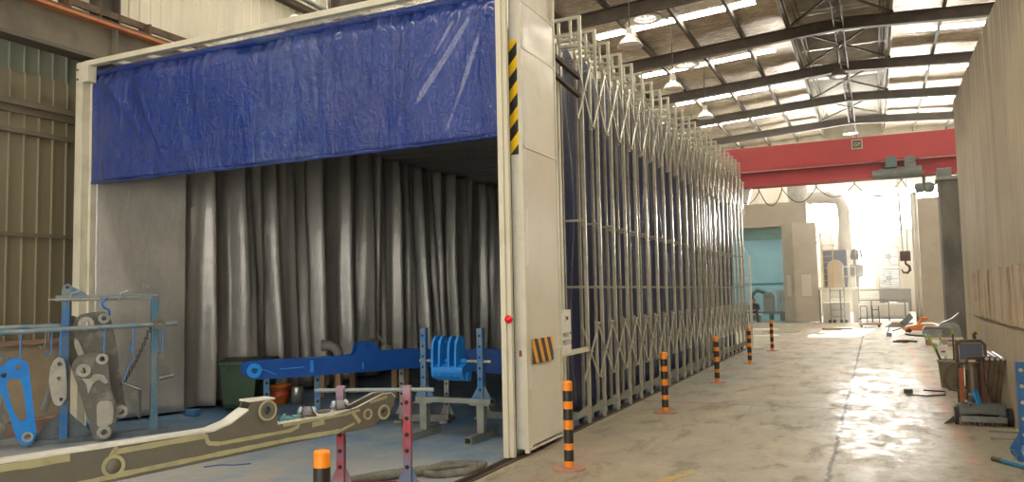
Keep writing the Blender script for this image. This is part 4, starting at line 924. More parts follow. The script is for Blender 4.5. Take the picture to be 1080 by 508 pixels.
# ------------------------------------------------------------------ inside the booth, left
def wheelie(x, y, rz, label, sc=1.0):
    b = thing('wheelie_bin', label, 'bin', (x, y, 0), rz, 'green wheelie bins'); b.scale = (sc, sc, sc)
    bd = MB(); lv = [(.20, .18, .03), (.215, .20, .10), (.26, .25, .66), (.275, .27, .66), (.275, .27, .70)]
    vs = []; fs = []
    for hx, hy, z in lv: vs += [(-hx, -hy, z), (hx, -hy, z), (hx, hy, z), (-hx, hy, z)]
    for i in range(len(lv) - 1):
        for k in range(4): fs.append((i * 4 + k, i * 4 + (k + 1) % 4, i * 4 + 4 + (k + 1) % 4, i * 4 + 4 + k))
    fs += [(3, 2, 1, 0), (16, 17, 18, 19)]; bd.add(vs, fs); bd.build('body', GREEN, b, bevel=.015)
    ld = MB(); ld.add([(-.29, -.285, .70), (.29, -.285, .70), (.29, .29, .70), (-.29, .29, .70), (-.28, -.27, .725), (.28, -.27, .725), (.26, .26, .745), (-.26, .26, .745)], [(0, 3, 2, 1), (4, 5, 6, 7), (0, 1, 5, 4), (1, 2, 6, 5), (2, 3, 7, 6), (3, 0, 4, 7)])
    ld.build('lid', mat('lid_dark_green', (.014, .035, .018), .4), b, bevel=.008)
    for s in (-1, 1): MB().tube([(s * .24, .22, .07), (s * .29, .22, .07)], .07, 18).build('wheel', BLACK, b)
    MB().tube([(-.22, .30, .70), (-.2, .34, .69), (.2, .34, .69), (.22, .30, .70)], .014, 8).build('handle', GREEN, b)
    for k in (-.15, -.08, .1, .17): MB().box(k - .01, k + .01, -.285, -.255, .60, .69).build('rim_rib', GREEN, b)
    MB().ring((.10, -.235, .48), (0, 1, .06), .035, .030, .004, 20).build('moulded_ring', mat('moulded_pale', (.08, .11, .08), .5), b)
wheelie(-8.62, 8.88, .28 + .35, 'green wheelie bin standing in front of the grey inner curtain')
wheelie(-8.83, 9.42, .2, 'second darker bin half hidden behind the green wheelie bin', .95)
o = thing('paint_bucket', 'orange plastic bucket on the floor below the blue boom', 'bucket', (-8.42, 9.5, 0))
MB().lathe([(.001, .0), (.12, 0), (.155, .29), (.165, .29), (.165, .27)], n=24).build('body', mat('bucket_orange', (.50, .13, .02), .5), o)
MB().lathe([(.138, .12), (.150, .20), (.142, .20), (.132, .12)], n=24).build('label_band', mat('band_red', (.40, .05, .02), .5), o)
MB().tube([(-.15, 0, .27), (-.10, -.12, .20), (0, -.17, .16), (.10, -.12, .20), (.15, 0, .27)], .005, 6).build('handle', STEEL, o)
o = thing('metal_tin', 'silver tin lying beside the orange bucket', 'tin', (-8.12, 9.55, 0), .3)
MB().lathe([(.001, 0), (.09, 0), (.09, .25), (.085, .26), (.001, .26)], n=20).build('body', STEEL, o)
o = tag(MB().box(-8.85, -8.66, 8.05, 8.17, 0, .10).build('foam_block', mat('blue_block', (.04, .14, .28), .8), bevel=.02), 'small blue block on the floor by the curtain left of the green bin', 'block')
o = thing('blue_canister', 'small blue tube lying on the floor behind the hanging arms', 'tube', (-9.25, 7.0, 0), .9)
MB().tube([(-.12, 0, .06), (.10, 0, .06)], .055, 16).build('body', BLUEB, o); MB().tube([(.10, 0, .06), (.16, 0, .06)], .035, 12).build('cap', BLACKP, o)
# trestle with grey elbows behind the blue boom
tt = thing('work_trestle', 'brown wooden trestle carrying grey pipe elbows behind the blue boom', 'trestle', (-7.9, 10.7, 0), .15)
MB().box(-.6, 1.0, -.3, .3, .52, .58).build('top_board', WOOD, tt)
for x in (-.45, -.15, .85):
    for y in (-.24, .24): MB().bar((x, y, 0), (x, y, .52), .09).build('leg', WOOD, tt)
def elbow(x, y, rz, label, R=.16, r=.085):
    e = thing('pipe_elbow', label, 'pipe elbow', (x, y, .58), rz, 'grey pipe elbows on the trestle')
    pts = [(R * cos(t) - R, 0, r + R * sin(t)) for t in [k * pi / 2 / 8 for k in range(9)]]
    MB().tube([(0, 0, r * .0 + .02)] + pts + [(-R - .10, 0, r + R)], r, 16, cap=False).build('elbow', mat('elbow_grey', (.26, .25, .235), .5), e, thick=.006)
    MB().ring((-R - .10, 0, r + R), (1, 0, 0), r + .012, r - .008, .03, 18).build('rim', MATS['elbow_grey'], e)
elbow(-8.15, 10.6, .5, 'grey pipe elbow on the trestle, leftmost of the pair'); elbow(-7.72, 10.62, -1.9, 'grey pipe elbow on the trestle, with its round mouth facing the camera')
e = thing('valve_casting', 'grey round casting with a lever at the right end of the trestle', 'casting', (-7.25, 10.7, .58))
MB().lathe([(.001, 0), (.16, 0), (.17, .10), (.10, .16), (.09, .24), (.001, .25)], n=20).build('body', MATS['elbow_grey'], e)
MB().bar((0, 0, .22), (-.12, -.1, .42), .03).build('lever', GREYM, e)
# brown box in the back, seen beside the leg
o = tag(MB().box(-4.1, -3.85, 9.6, 9.9, .0, 1.10).box(-4.08, -3.87, 9.58, 9.6, 1.12, 1.22).build('brown_crate', mat('crate_brown', (.16, .10, .055), .8), bevel=.01), 'brown crate standing in the shade beside the booth leg', 'crate')
# hose and cloth on floor
hs = MB(); pts = []
for k in range(30):
    t = k / 29; pts.append((-4.15 + .42 * t, 5.45 + .75 * t + .06 * sin(t * 5), .045))
hs.tube(pts, .045, 12)
o = tag(hs.build('fabric_hose', mat('hose_grey', (.20, .20, .17), .9, 0, (.13, .13, .11), 30, bump=.6, bsc=80)), 'thick ribbed grey hose on the floor behind the red stand', 'hose')
cl = MB()
ring = [(-3.80, 6.05), (-3.70, 6.40), (-3.58, 6.58), (-3.40, 6.62), (-3.36, 6.45), (-3.42, 6.22), (-3.55, 6.08), (-3.70, 6.02)]
cl.tube([(x, y, .028 + .012 * sin(i * 2)) for i, (x, y) in enumerate(ring)], [.04, .035, .03, .028, .03, .04, .035, .03], 8).tube([(-3.74, 6.10, .05), (-3.62, 6.36, .035), (-3.45, 6.52, .03)], [.03, .02, .02], 8)
tag(cl.build('crumpled_cloth', ROPE), 'crumpled grey cloth loop lying on the floor near the booth track', 'cloth')
o = tag(MB().tube([(-5.95, 5.65, .006), (-5.85, 5.76, .012), (-5.72, 5.82, .008), (-5.62, 5.93, .006)], .005, 6).build('blue_wire_scrap', BLUEP), 'short blue wire scrap on the floor below the boom', 'wire')

# ------------------------------------------------------------------ right side things
# ride-on style cutter deck with tubular handle, leaning against wall
ct = thing('tool_cart', 'rusty grey cart with round wheels and a tubular handle by the right wall', 'cart', (1.052, 10.55, 0), .0)
sh = MB().grid(lambda u, v: (-.235 + .47 * u, -.14 + .30 * v, .06 + .17 * sin(.35 + v * 2.2) + .02 * sin(pi * u)), 16, 12); sh.build('deck_cover', mat('deck_grey', (.10, .11, .105), .5, 0, (.06, .06, .055), 6), ct, thick=.01)
MB().box(-.23, .23, -.17, -.13, .04, .11).build('front_bar', GREYM, ct, bevel=.01)
tb = MB()
for k in range(9): tb.prism([(-.2 + k * .045, .04), (-.175 + k * .045, .04), (-.19 + k * .045, .0)], -.175, -.165)
tb.build('rake_teeth', RUST, ct)
for s in (-1, 1):
    W_ = MB().tube([(s * .245, -.06, .10), (s * .285, -.06, .10)], .10, 20).build('wheel', BLACK, ct); MB().ring((s * .267, -.06, .10), (1, 0, 0), .055, .02, .05, 16).build('hub', GREYM, W_)
MB().box(-.22, .22, .10, .55, .10, .15).build('chassis', RUST, ct)
MB().tube([(-.16, .02, .20), (-.10, .2, .50), (-.12, .22, .68), (-.08, .22, .745), (.0, .22, .755), (.12, .22, .75), (.22, .22, .74)], .017, 8).tube([(.10, .02, .20), (.06, .2, .45), (.05, .22, .72)], .017, 8).build('push_handle', RUST, ct)
MB().tube([(-.06, .16, .22), (-.06, .16, .62)], [.075, .075], 14).tube([(-.06, .16, .62), (-.06, .16, .68)], [.06, .04], 14).build('gas_bottle', mat('bottle_brown', (.11, .085, .065), .35, .3), ct)
MB().box(-.20, -.15, .1, .16, .2, .62).build('orange_strut', mat('strut_orange', (.28, .07, .02), .6), ct)
MB().box(.0, .10, .22, .30, .15, .60).build('red_box', mat('faded_red', (.19, .085, .06), .7), ct, bevel=.01)
MB().bar((-.20, .08, .14), (-.15, .0, .26), .035).bar((-.14, .0, .15), (-.12, -.08, .25), .03).bar((-.1, .06, .22), (-.10, .0, .34), .05).build('clamp_lever', STEEL, ct)
MB().bar((-.02, -.02, .22), (-.06, .02, .38), .06, .03).build('blue_tag', mat('tag_blue', (.02, .22, .55), .5), ct)
MB().tube([(-.22, .35, .66), (-.30, .33, .62), (-.34, .30, .45), (-.30, .28, .36), (-.18, .26, .34), (-.10, .22, .42)], .014, 8).build('bent_hose', RUST, ct)
MB().prism([(-.28, .02), (-.40, .0), (-.29, .10)], -.10, -.06).build('drag_blade', BLACKP, ct)
bk = thing('cart_backrest', 'blue padded panel with a rounded dark frame standing behind the rusty cart', 'panel', (1.03, 11.02, 0), .05)
fr = [(-.16, .66), (-.16, .88), (-.12, .925), (.10, .925), (.14, .88), (.14, .66)]
MB().tube([(-.16, 0, 0)] + [(x, 0, z) for x, z in fr] + [(.14, 0, 0)], .02, 8).build('tube_frame', RUST, bk)
MB().box(-.135, .115, -.012, .012, .70, .90).build('blue_panel', mat('panel_navy', (.075, .085, .12), .4), bk, bevel=.008)
MB().box(-.17, .15, -.03, .03, .64, .67).build('lower_bar', RUST, bk)
MB().tube([(.04, 0, .95), (.03, 0, 1.0), (.06, 0, 1.03)], .02, 8).build('knob', BLACKP, bk)
MB().tube([(.05, 0, 1.0), (.075, 0, 1.10)], .012, 6).build('yellow_grip', mat('grip_yellowgreen', (.35, .42, .03), .5), bk)
MB().box(-.17, .15, -.12, .12, 0, .05).build('base', RUST, bk)
# stacked steel legs with tubes
ss = thing('stacked_trestle', 'dark stack of nested steel tube trestles leaning by the right wall', 'trestle', (1.245, 11.2, 0), 0)
for k in range(4):
    x = -.09 + k * .055
    MB().tube([(x, -.45, .735), (x, .45, .745)], .019, 10).build('top_tube', STEEL, ss)
    MB().bar((x, -.42, .72), (x - .10, -.34, .0), .035, .05).build('front_leg', RUST, ss)
    MB().bar((x, .42, .72), (x - .08, .38, .0), .035, .05).build('rear_leg', RUST, ss)
    MB().bar((x - .09, -.36, .10), (x - .03, .36, .40), .02, .03).build('brace', STEEL if k % 2 else RUST, ss)
o = tag(MB().box(1.02, 1.30, 9.55, 9.60, 0, .012).bar((1.05, 10.0, .01), (1.33, 10.0, .01), .02).build('flat_bar', GREYM), 'thin steel bar on the floor right of the rusty cart', 'bar')
# tub of tools
tu = thing('tool_tub', 'pale plastic tub holding long handled tools by the end of the partition wall', 'tub', (1.03, 14.2, 0))
MB().lathe([(.001, 0), (.15, 0), (.18, .40), (.195, .40), (.195, .44), (.17, .44), (.165, .40), (.14, .03), (.001, .03)], n=24).build('body', mat('tub_pale', (.30, .28, .22), .6, 0, (.22, .20, .16), 5), tu)
for i, (a, b, m, nm) in enumerate((((.0, 0, .05), (-.26, -.02, .72), STEEL, 0), ((.02, .03, .05), (-.12, .05, .74), STEEL, 0), ((.05, 0, .05), (.05, 0, .84), RUST, 0), ((.0, -.04, .05), (-.2, -.06, .60), RUST, 0))):
    l = thing('long_pole', ['grey pole with a yellow tip leaning far left in the tub', 'grey pole with a pale tip leaning in the middle of the tub', 'upright brown pole with a green tip in the tub', 'short brown pole leaning in the tub'][i], 'pole', (1.03, 14.2, 0), 0, 'poles in the tub')
    MB().tube([a, b], .013, 8).build('shaft', m, l)
    v = V(b) - V(a); v.normalize(); MB().tube([b, tuple(V(b) + v * .10)], .018, 8).build('grip', mat('grip_green', (.30, .42, .05), .5), l)
o = tag(MB().box(.86, 1.0, 14.14, 14.3, .5, .66).build('white_carton', WHITEP), 'small white carton with a red mark sitting among the tub tools', 'carton'); 
o2 = MB().box(.90, .96, 14.132, 14.14, .55, .58).build('red_mark', SRD, o)
o = tag(MB().tube([(.35, 13.0, .015), (.6, 12.9, .015), (.85, 13.1, .015), (.88, 13.5, .015), (.6, 13.6, .015)], .012, 6).box(.32, .44, 13.25, 13.4, 0, .06).build('black_cord', BLACKP), 'black cord with a small plug block on the floor left of the tub', 'cord')
# blue stand at right edge and pipe
bs = thing('blue_post_stand', 'bright blue drilled post stand cut by the right picture edge', 'stand', (1.20, 8.72, 0))
MB().box(-.035, .10, -.04, .04, .06, .87).build('post', mat('stand_blue', (.012, .10, .27), .45, 0, (.02, .14, .32), 6), bs)
for k in range(5): MB().tube([(.0, -.045, .2 + k * .15), (.0, .0, .2 + k * .15)], .018, 12).build('bolt_hole', mat('hole_tan', (.45, .38, .26), .7), bs)
MB().box(-.10, .13, -.28, .14, 0, .04).build('base_plate', MATS['stand_blue'], bs)
MB().prism([(-.035, .06), (-.13, .06), (-.035, .22)], -.006, .006).build('gusset', MATS['stand_blue'], bs)
MB().add([(-.06, -.28, .045), (.10, -.28, .045), (.10, -.06, .2), (-.04, -.06, .10)], [(0, 1, 2, 3)]).build('front_gusset', MATS['stand_blue'], bs, thick=.008)
pp = thing('blue_pipe', 'blue steel pipe with a rusty end lying on the floor by the right edge', 'pipe', (0, 0, 0))
MB().tube([(.96, 8.30, .022), (1.32, 7.75, .022)], .022, 12).build('pipe', mat('pipe_blue', (.02, .14, .25), .5), pp); MB().tube([(.90, 8.39, .022), (.96, 8.30, .022)], .024, 12).build('rusty_end', RUST, pp)

# ------------------------------------------------------------------ middle distance right
pa = thing('wooden_pallet', 'low wooden pallet under the grey engine casing', 'pallet', (1.62, 24.4, 0))
MB().box(-.45, .45, -.4, .4, .16, .21).build('deck', mat('pallet_wood', (.50, .40, .28), .8, 0, (.40, .31, .2), 6), pa)
for x in (-.36, 0, .36): MB().box(x - .06, x + .06, -.4, .4, 0, .16).build('block', WOOD, pa)
en = thing('engine_casing', 'grey cast engine casing lying on the low wooden pallet', 'casing', (1.58, 24.4, .21))
MB().prism(smooth([(-.42, 0), (-.45, .20), (-.38, .30), (-.10, .30), (.05, .38), (.30, .40), (.42, .30), (.44, 0)], 1), -.25, .25).build('body', GREYM, en, bevel=.02)
MB().prism([(-.1, .28), (.25, .34), (.44, .60), (.44, .66), (.28, .52), (.0, .38)], -.2, .1).build('raised_arm', mat('casing_dark', (.09, .095, .09), .5), en)
MB().ring((.12, -.26, .16), (0, 1, 0), .11, .04, .04, 20).build('flange', MATS['casing_dark'], en)
MB().box(-.42, .1, -.27, -.25, .22, .27).build('rib', MATS['casing_dark'], en)
MB().lathe([(.001, 0), (.03, 0), (.03, .10), (.001, .11)], (-.40, -.33, .0), 10).build('green_cap', mat('mint', (.20, .50, .36), .5), en)
oj = thing('orange_jack', 'orange hydraulic trolley jack on the floor behind the engine casing', 'jack', (1.40, 31.0, 0), .2)
MB().prism(smooth([(-.55, .08), (-.5, .2), (-.1, .28), (.3, .30), (.5, .2), (.5, .08)], 1), -.18, .18).build('body', mat('jack_orange', (.60, .17, .02), .5), oj)
MB().tube([(-.1, 0, .25), (.05, 0, .52)], .05).box(.0, .22, -.1, .1, .42, .52).build('arm', MATS['jack_orange'], oj)
for x in (-.42, .4):
    for y in (-.17, .17): MB().tube([(x, y - .03, .07), (x, y + .03, .07)], .07, 14).build('wheel', BLACK, oj)
MB().tube([(-.5, 0, .2), (-.95, -.1, .06)], .02).build('handle', RUST, oj)
wh = thing('white_sack', 'pale sack lying across the orange jack area', 'sack', (1.75, 32.6, 0))
MB().grid(lambda u, v: (-.5 + 1.0 * u, -.3 + .6 * v, .02 + .26 * (sin(pi * u) * sin(pi * v)) ** .5), 16, 12).build('sack', WHITEP, wh, thick=.01)
for i, (pts, lb) in enumerate((([(.42, 25.4, .02), (.7, 25.0, .02), (1.0, 25.3, .03), (.8, 25.8, .02), (.5, 25.7, .02)], 'dark coiled cable on the floor left of the pallet'), ([(.85, 29.2, .03), (1.1, 28.4, .03), (1.4, 28.2, .03)], 'bent dark pipe on the floor before the orange jack'))):
    tag(MB().tube(pts, .03, 8).build('floor_cable', RUST), lb, 'cable')
sb = thing('wood_stack', 'low heap of grey boards on the floor right of the small trolley', 'boards', (.85, 35.2, 0), -.2)
for k in range(4): MB().box(-.5 + .05 * k, .45, -.35 + .12 * k, -.1 + .12 * k, .04 * k, .04 * k + .035).build('board', WOOD if k % 2 else GREYM, sb)
MB().bar((.1, -.2, .1), (.4, .1, .45), .06, .25).build('leaning_plate', GREYM, sb)
tag(MB().box(-1.95, -.85, 32.7, 32.85, 0, .07).build('timber_batten', WOOD), 'brown timber batten lying on the sunlit floor', 'batten')
tag(MB().box(.26, .42, 28.3, 28.5, 0, .12).bar((.3, 28.4, .1), (.36, 28.4, .3), .03).build('scrap_block', GREYM), 'small dark block on the floor left of the orange jack', 'block')
tl = thing('platform_trolley', 'small wooden platform trolley with upright tube handles', 'trolley', (-.25, 34.8, 0))
MB().box(-.42, .42, -.3, .3, .10, .18).build('platform', mat('trolley_wood', (.32, .19, .10), .7), tl)
for x in (-.32, .32): MB().tube([(x, -.05, .05), (x, .05, .05)], .05, 12).build('wheel', BLACK, tl)
for x in (-.34, -.1, .1, .34): MB().tube([(x, .2, .18), (x, .2, .85)], .022, 6).build('upright', RUST, tl)
MB().tube([(-.34, .2, .85), (-.1, .2, .85)], .022, 6).tube([(.1, .2, .70), (.34, .2, .70)], .022, 6).build('cross_tube', RUST, tl)
fn = thing('pipe_railing', 'low pipe railing with white sheets in front of the far wall', 'railing', (0, 41.5, 0))
for x in (-.95, -.2, .55, 1.25): MB().tube([(x, 0, 0), (x, 0, 1.0)], .03, 8).build('post', GREYM, fn)
MB().tube([(-.95, 0, 1.0), (1.45, 0, 1.0)], .03, 8).tube([(-.95, 0, .12), (1.45, 0, .12)], .03, 8).build('rail', GREYM, fn)
MB().grid(lambda u, v: (-.9 + 2.3 * u, .05 + .03 * sin(u * 20), .15 + .7 * v), 24, 6).build('white_sheet', WHITEP, fn, thick=.01)
hp = thing('rubble_trough', 'grey trough heaped with white rubble against the far wall', 'trough', (.95, 50.8, 0))
MB().box(-.75, .6, -.4, .4, 0, .55).build('trough', MATS['rail_grey'], hp)
MB().grid(lambda u, v: (-.72 + 1.3 * u, -.38 + .76 * v, .56 + .18 * sin(pi * u) * sin(pi * v) + .04 * sin(u * 31) * sin(v * 23)), 24, 12).build('rubble', mat('rubble_pale', (.50, .47, .40), .9), hp, thick=.02)
rd = thing('roller_board', 'white ribbed shutter panel standing below the bright far window', 'panel', (-.35, 50.5, 0))
MB().box(-.55, .55, 0, .06, .05, 1.40).build('panel', WHITEP, rd)
for k in range(9): MB().box(-.55, .55, -.02, 0, .12 + k * .14, .15 + k * .14).build('slat', MATS['rail_grey'], rd)
# exhaust fans
for i, (z0, z1, lb) in enumerate(((2.86, 4.04, 'square exhaust fan with shutters in the far wall, the upper one'), (1.53, 2.74, 'square exhaust fan with shutters in the far wall, the lower one'))):
    fa = thing('exhaust_fan', lb, 'fan', (.80 * KF, YF - .1, 1.6 - 1.6 * KF), 0, 'exhaust fans in the far wall'); zc = (z0 + z1) / 2; fa.scale = (KF, 1, KF)
    MB().box(-.60, .60, -.12, .1, z0, z0 + .07).box(-.60, .60, -.12, .1, z1 - .07, z1).box(-.60, -.53, -.12, .1, z0, z1).box(.53, .60, -.12, .1, z0, z1).box(-.015, .015, -.10, -.06, z0, z1).build('housing', MATS['rail_grey'], fa)
    for k in range(9):
        z = z0 + .12 + k * (z1 - z0 - .2) / 8; MB().bar((-.53, -.05, z), (.53, -.05, z), .015, .055).build('shutter_slat', GALV, fa)
    MB().tube([(0, -.04, zc), (0, .02, zc)], .17, 18).build('motor', GREYM, fa)
    bd = MB()
    for k in range(5): a = k * 2 * pi / 5; bd.bar((.1 * cos(a), .04, zc + .1 * sin(a)), (.48 * cos(a), .05, zc + .48 * sin(a)), .02, .2, up=(0, 1, .3))
    bd.build('fan_blade', GREYM, fa)
ps = thing('control_post', 'grey control box on a post before the bright far window', 'control box', (-.78, 42.2, 0))
MB().box(-.30, .30, -.15, .15, 2.15, 2.75).build('box', mat('control_grey', (.23, .23, .21), .5), ps, bevel=.02)
MB().box(-.05, .05, -.05, .05, 0, 2.15).build('post', GREYM, ps)
MB().lathe([(.001, 0), (.18, 0), (.20, .2), (.14, .38), (.10, .5), (.001, .55)], (-.08, 0, 3.0), 16).tube([(-.08, 0, 2.75), (-.08, 0, 3.0)], .06).tube([(.0, 0, 3.4), (.2, 0, 3.45), (.25, 0, 3.1)], .05, 8).build('motor_head', MATS['control_grey'], ps)

tag(MB().prism(smooth([(-1.78, 6.55), (-1.66, 6.60), (-1.60, 6.78), (-1.50, 6.98), (-1.55, 7.0), (-1.66, 6.84), (-1.74, 6.72)], 1), 0, .002, Matrix(((1, 0, 0, 0), (0, 0, 1, 0), (0, 1, 0, .001), (0, 0, 0, 1)))).build('paint_mark', mat('worn_yellow_paint', (.50, .33, .07), .7, 0, (.30, .25, .17), 14)), 'worn yellow paint mark on the aisle floor by the bottom edge', 'paint mark')
# ------------------------------------------------------------------ second booth with teal interior
B2 = thing('far_spray_booth', 'beige spray booth with teal interior and folded doors at the far left', 'booth', (0, 40.5, 0))
MB().box(-10.0, -2.95, 0, .12, 4.72, 5.82).build('header', PANELB, B2)
MB().box(-3.0, -2.88, 0, 9, 0, 5.82).build('right_wall', PANELB, B2)
MB().box(-10.0, -9.88, 0, 9, 0, 5.82).box(-10.0, -2.9, 0, 9, 5.82, 5.9).build('shell', PANELB, B2)
MB().box(-9.8, -3.05, 8.8, 8.9, 0, 5.6).box(-3.1, -3.0, .15, 8.8, 0, 5.6).box(-9.86, -9.8, .15, 8.8, 0, 5.6).build('teal_lining', TEAL, B2)
MB().box(-9.8, -3.05, .2, 8.8, 5.3, 5.35).build('ceiling_panel', TEAL, B2)
MB().box(-9.8, -3.05, 8.72, 8.8, 1.95, 2.0).box(-4.9, -4.84, 8.72, 8.8, 0, 5.2).build('lining_rail', mat('teal_dark', (.12, .28, .28), .6), B2)
sh = MB()
for k in range(7): sh.box(-9.8, -4.05, .25 + .0, .30, 4.12 + k * .09, 4.18 + k * .09)
sh.box(-9.8, -4.05, .30, .32, 4.1, 4.75); sh.build('roller_shutter', mat('teal_shutter', (.16, .33, .31), .5), B2)
MB().box(-9.8, -3.1, .1, 8.8, 0, .02).build('booth_floor', mat('booth_floor_teal', (.22, .34, .33), .7), B2)
RMd = lambda x, y, a: Matrix.Translation((x, y, 0)) @ Matrix.Rotation(a, 4, 'Z')
for (x, y, a, wdt) in ((-4.07, -.05, -.9, .9), (-3.50, -.78, .10, 1.06)):
    M_ = RMd(x, y, a)
    D = MB().box(0, wdt, 0, .06, .05, 4.78, M_).build('door_leaf', mat('door_beige', (.47, .42, .33), .45, 0, (.39, .34, .26), 1.2), B2)
    MB().box(wdt * .3, wdt * .72, -.012, 0, 1.25, 2.3, M_).build('door_pane', mat('door_pane_pale', (.60, .56, .46), .3), D)
    MB().box(wdt * .27, wdt * .75, -.006, .0, 1.18, 2.37, M_).build('pane_trim', PANELB, D)
b2l = bpy.data.lights.new('booth_tube_light', 'AREA'); b2l.shape = 'RECTANGLE'; b2l.size = 5; b2l.size_y = 5; b2l.energy = 260; b2l.color = (.85, .97, 1.0)
b2o = bpy.data.objects.new('booth_tube_light', b2l); COL.objects.link(b2o); b2o.location = (-6.6, 45, 5.2); b2o.visible_glossy = False
# ducts on top
DD = thing('ventilation_duct', 'large galvanised duct elbow on the far booth roof beside the booth frames', 'duct', (0, 44, 0), 0, 'ducts on the far booth')
MB().tube([(-6.6, 0, 5.9), (-6.55, 0, 6.5), (-6.3, 0, 7.3), (-6.2, 0, 9)], .5, 20).build('pipe', GALV, DD); MB().ring((-6.55, 0, 6.5), (0, 0, 1), .54, .48, .08, 20).build('collar', GALV, DD)
DD = thing('ventilation_duct', 'large upright galvanised duct on the far booth roof behind the crane', 'duct', (0, 44, 0), 0, 'ducts on the far booth')
MB().tube([(-3.45, 0, 5.9), (-3.55, 0, 6.6), (-3.6, 0, 9)], .5, 20).build('pipe', GALV, DD); MB().ring((-3.5, 0, 6.2), (0, 0, 1), .54, .48, .08, 20).build('collar', GALV, DD)
DD = thing('ventilation_duct', 'pale horizontal duct turning down beside the caged ladder', 'duct', (0, 43, 0), 0, 'ducts on the far booth')
MB().tube([(-3.0, 0, 6.3), (-2.0, 0, 6.25), (-1.45, 0, 6.1), (-1.28, 0, 5.6), (-1.28, 0, 1.75)], .30, 18).build('pipe', mat('duct_white', (.62, .60, .54), .4, .2), DD)
# filter platform
FP = thing('filter_platform', 'raised steel platform with white cabinet sides by the far booth', 'platform', (0, 40, 0))
MB().box(-2.45, -.75, -.4, 1.8, 1.55, 1.65).build('deck', WHITEP, FP)
for x in (-2.4, -1.5, -.8): MB().box(x - .04, x + .04, -.4, -.32, 0, 1.55).build('leg', GREYM, FP)
MB().box(-2.3, -1.15, -.2, 1.5, 0, .92).build('cabinet', mat('cabinet_pale', (.50, .46, .37), .5), FP)
MB().box(-.98, -.76, -.45, .6, 0, 1.5).build('side_panel', PANELB, FP)
hr = MB()
for x in (-1.35, -.8): hr.tube([(x, -.38, 1.65), (x, -.38, 2.6)], .025, 6)
hr.tube([(-1.35, -.38, 2.6), (-.8, -.38, 2.6)], .025, 6).tube([(-1.35, -.38, 2.15), (-.8, -.38, 2.15)], .02, 6).build('handrail', WHITEP, FP)
FT = thing('filter_tank', 'blue grey square filter tank on the raised platform', 'tank', (-1.68, 41, 1.65))
MB().box(-.55, .50, -.3, .5, 0, 1.80).build('body', mat('tank_bluegrey', (.17, .19, .27), .5), FT, bevel=.04)
SL = thing('arched_silencer', 'pale arched silencer housing in front of the blue grey tank', 'silencer', (-1.68, 40.35, 1.65))
MB().prism([(-.36, 0), (.36, 0), (.36, .95)] + [(.36 * cos(k * pi / 12), .95 + .36 * sin(k * pi / 12)) for k in range(1, 12)] + [(-.36, .95)], -.25, .3).build('housing', mat('silencer_pale', (.58, .50, .38), .5), SL, bevel=.02)
LD = thing('caged_ladder', 'tall pale ladder with a yellow lower section beside the far booth door', 'ladder', (-1.95, 39.2, 0))
for x in (-.22, .22): MB().tube([(x, .0, 1.6), (x, 0, 3.45)], .028, 6).build('yellow_stile', YEL, LD); MB().tube([(x, .0, 3.45), (x, 0, 5.6)], .028, 6).build('upper_stile', WHITEP, LD)
for k in range(14): MB().tube([(-.22, 0, 1.7 + k * .28), (.22, 0, 1.7 + k * .28)], .018, 6).build('rung', YEL if k < 7 else WHITEP, LD)
for k in range(4): MB().tube([(.30 * cos(a), -.05 - .35 * sin(a), 3.6 + k * .55) for a in [j * pi / 8 for j in range(9)]], .018, 6).build('cage_hoop', WHITEP, LD)
LS = thing('rolling_steps', 'small wheeled ladder steps standing before the white cabinet', 'steps', (-1.62, 39.2, 0))
for x in (-.3, .3): MB().tube([(x, -.1, .12), (x, .1, 1.65)], .024, 6).build('stile', GREYM, LS)
for k in range(5): MB().tube([(-.3, -.09 + .04 * k, .3 + k * .3), (.3, -.09 + .04 * k, .3 + k * .3)], .02, 6).build('rung', GREYM, LS)
for x in (-.34, -.15, .15, .34): MB().tube([(x, -.14, .08), (x, -.06, .08)], .08, 12).build('caster', BLACK, LS)
DB = thing('diagonal_brace', 'pale diagonal bracing bars above the far booth door edge', 'brace', (0, 41, 0))
MB().bar((-2.6, 0, 3.7), (-1.7, 0, 5.0), .06).bar((-2.6, 0, 4.0), (-1.9, 0, 5.0), .05).bar((-2.5, 0, 5.0), (-1.5, 0, 5.0), .05).build('bar', WHITEP, DB)
# objects in booth 2
WT = thing('work_trolley', 'low steel trolley with grey machine panels inside the teal booth', 'trolley', (-4.9, 42.2, 0))
MB().box(-1.3, .75, -.3, .3, .36, .48).build('frame', mat('trolley_grey', (.14, .16, .16), .5), WT)
for x in (-.95, .55): MB().box(x - .12, x + .12, -.2, .2, .0, .36).build('leg', MATS['trolley_grey'], WT)
MA = thing('machine_body', 'grey upright machine cover standing on the trolley in the teal booth', 'machine', (-4.9, 42.2, .48))
MB().prism([(-.35, 0), (-.38, .85), (-.2, 1.0), (.05, .98), (.15, .80), (.15, 0)], -.25, .25).build('cover', mat('cover_grey', (.26, .27, .26), .5), MA, bevel=.02)
MB().box(-.3, .05, -.27, -.25, .7, .9).build('dark_grille', GREYM, MA)
MC = thing('machine_body', 'pale slotted machine housing on the right of the teal booth trolley', 'machine', (-4.1, 42.2, .48))
MB().prism([(-.5, 0), (-.5, 1.0), (-.3, 1.12), (0, 1.0), (.15, .75), (.2, 0)], -.25, .25).build('cover', mat('cover_pale', (.36, .42, .42), .5), MC, bevel=.02)
for k in range(3): MB().box(-.32 + k * .17, -.28 + k * .17, -.262, -.25, .5, .8).build('slot', GREYM, MC)
MD = thing('machine_body', 'dark bent pipe assembly on the left of the teal booth trolley', 'machine', (-5.75, 43.4, 0))
MB().tube([(-.3, 0, .0), (-.3, 0, 1.3), (0, 0, 1.6), (.4, 0, 1.45), (.7, 0, 1.0), (.7, 0, 0)], .12, 12).build('pipe', mat('pipe_tealgrey', (.12, .19, .20), .5), MD)

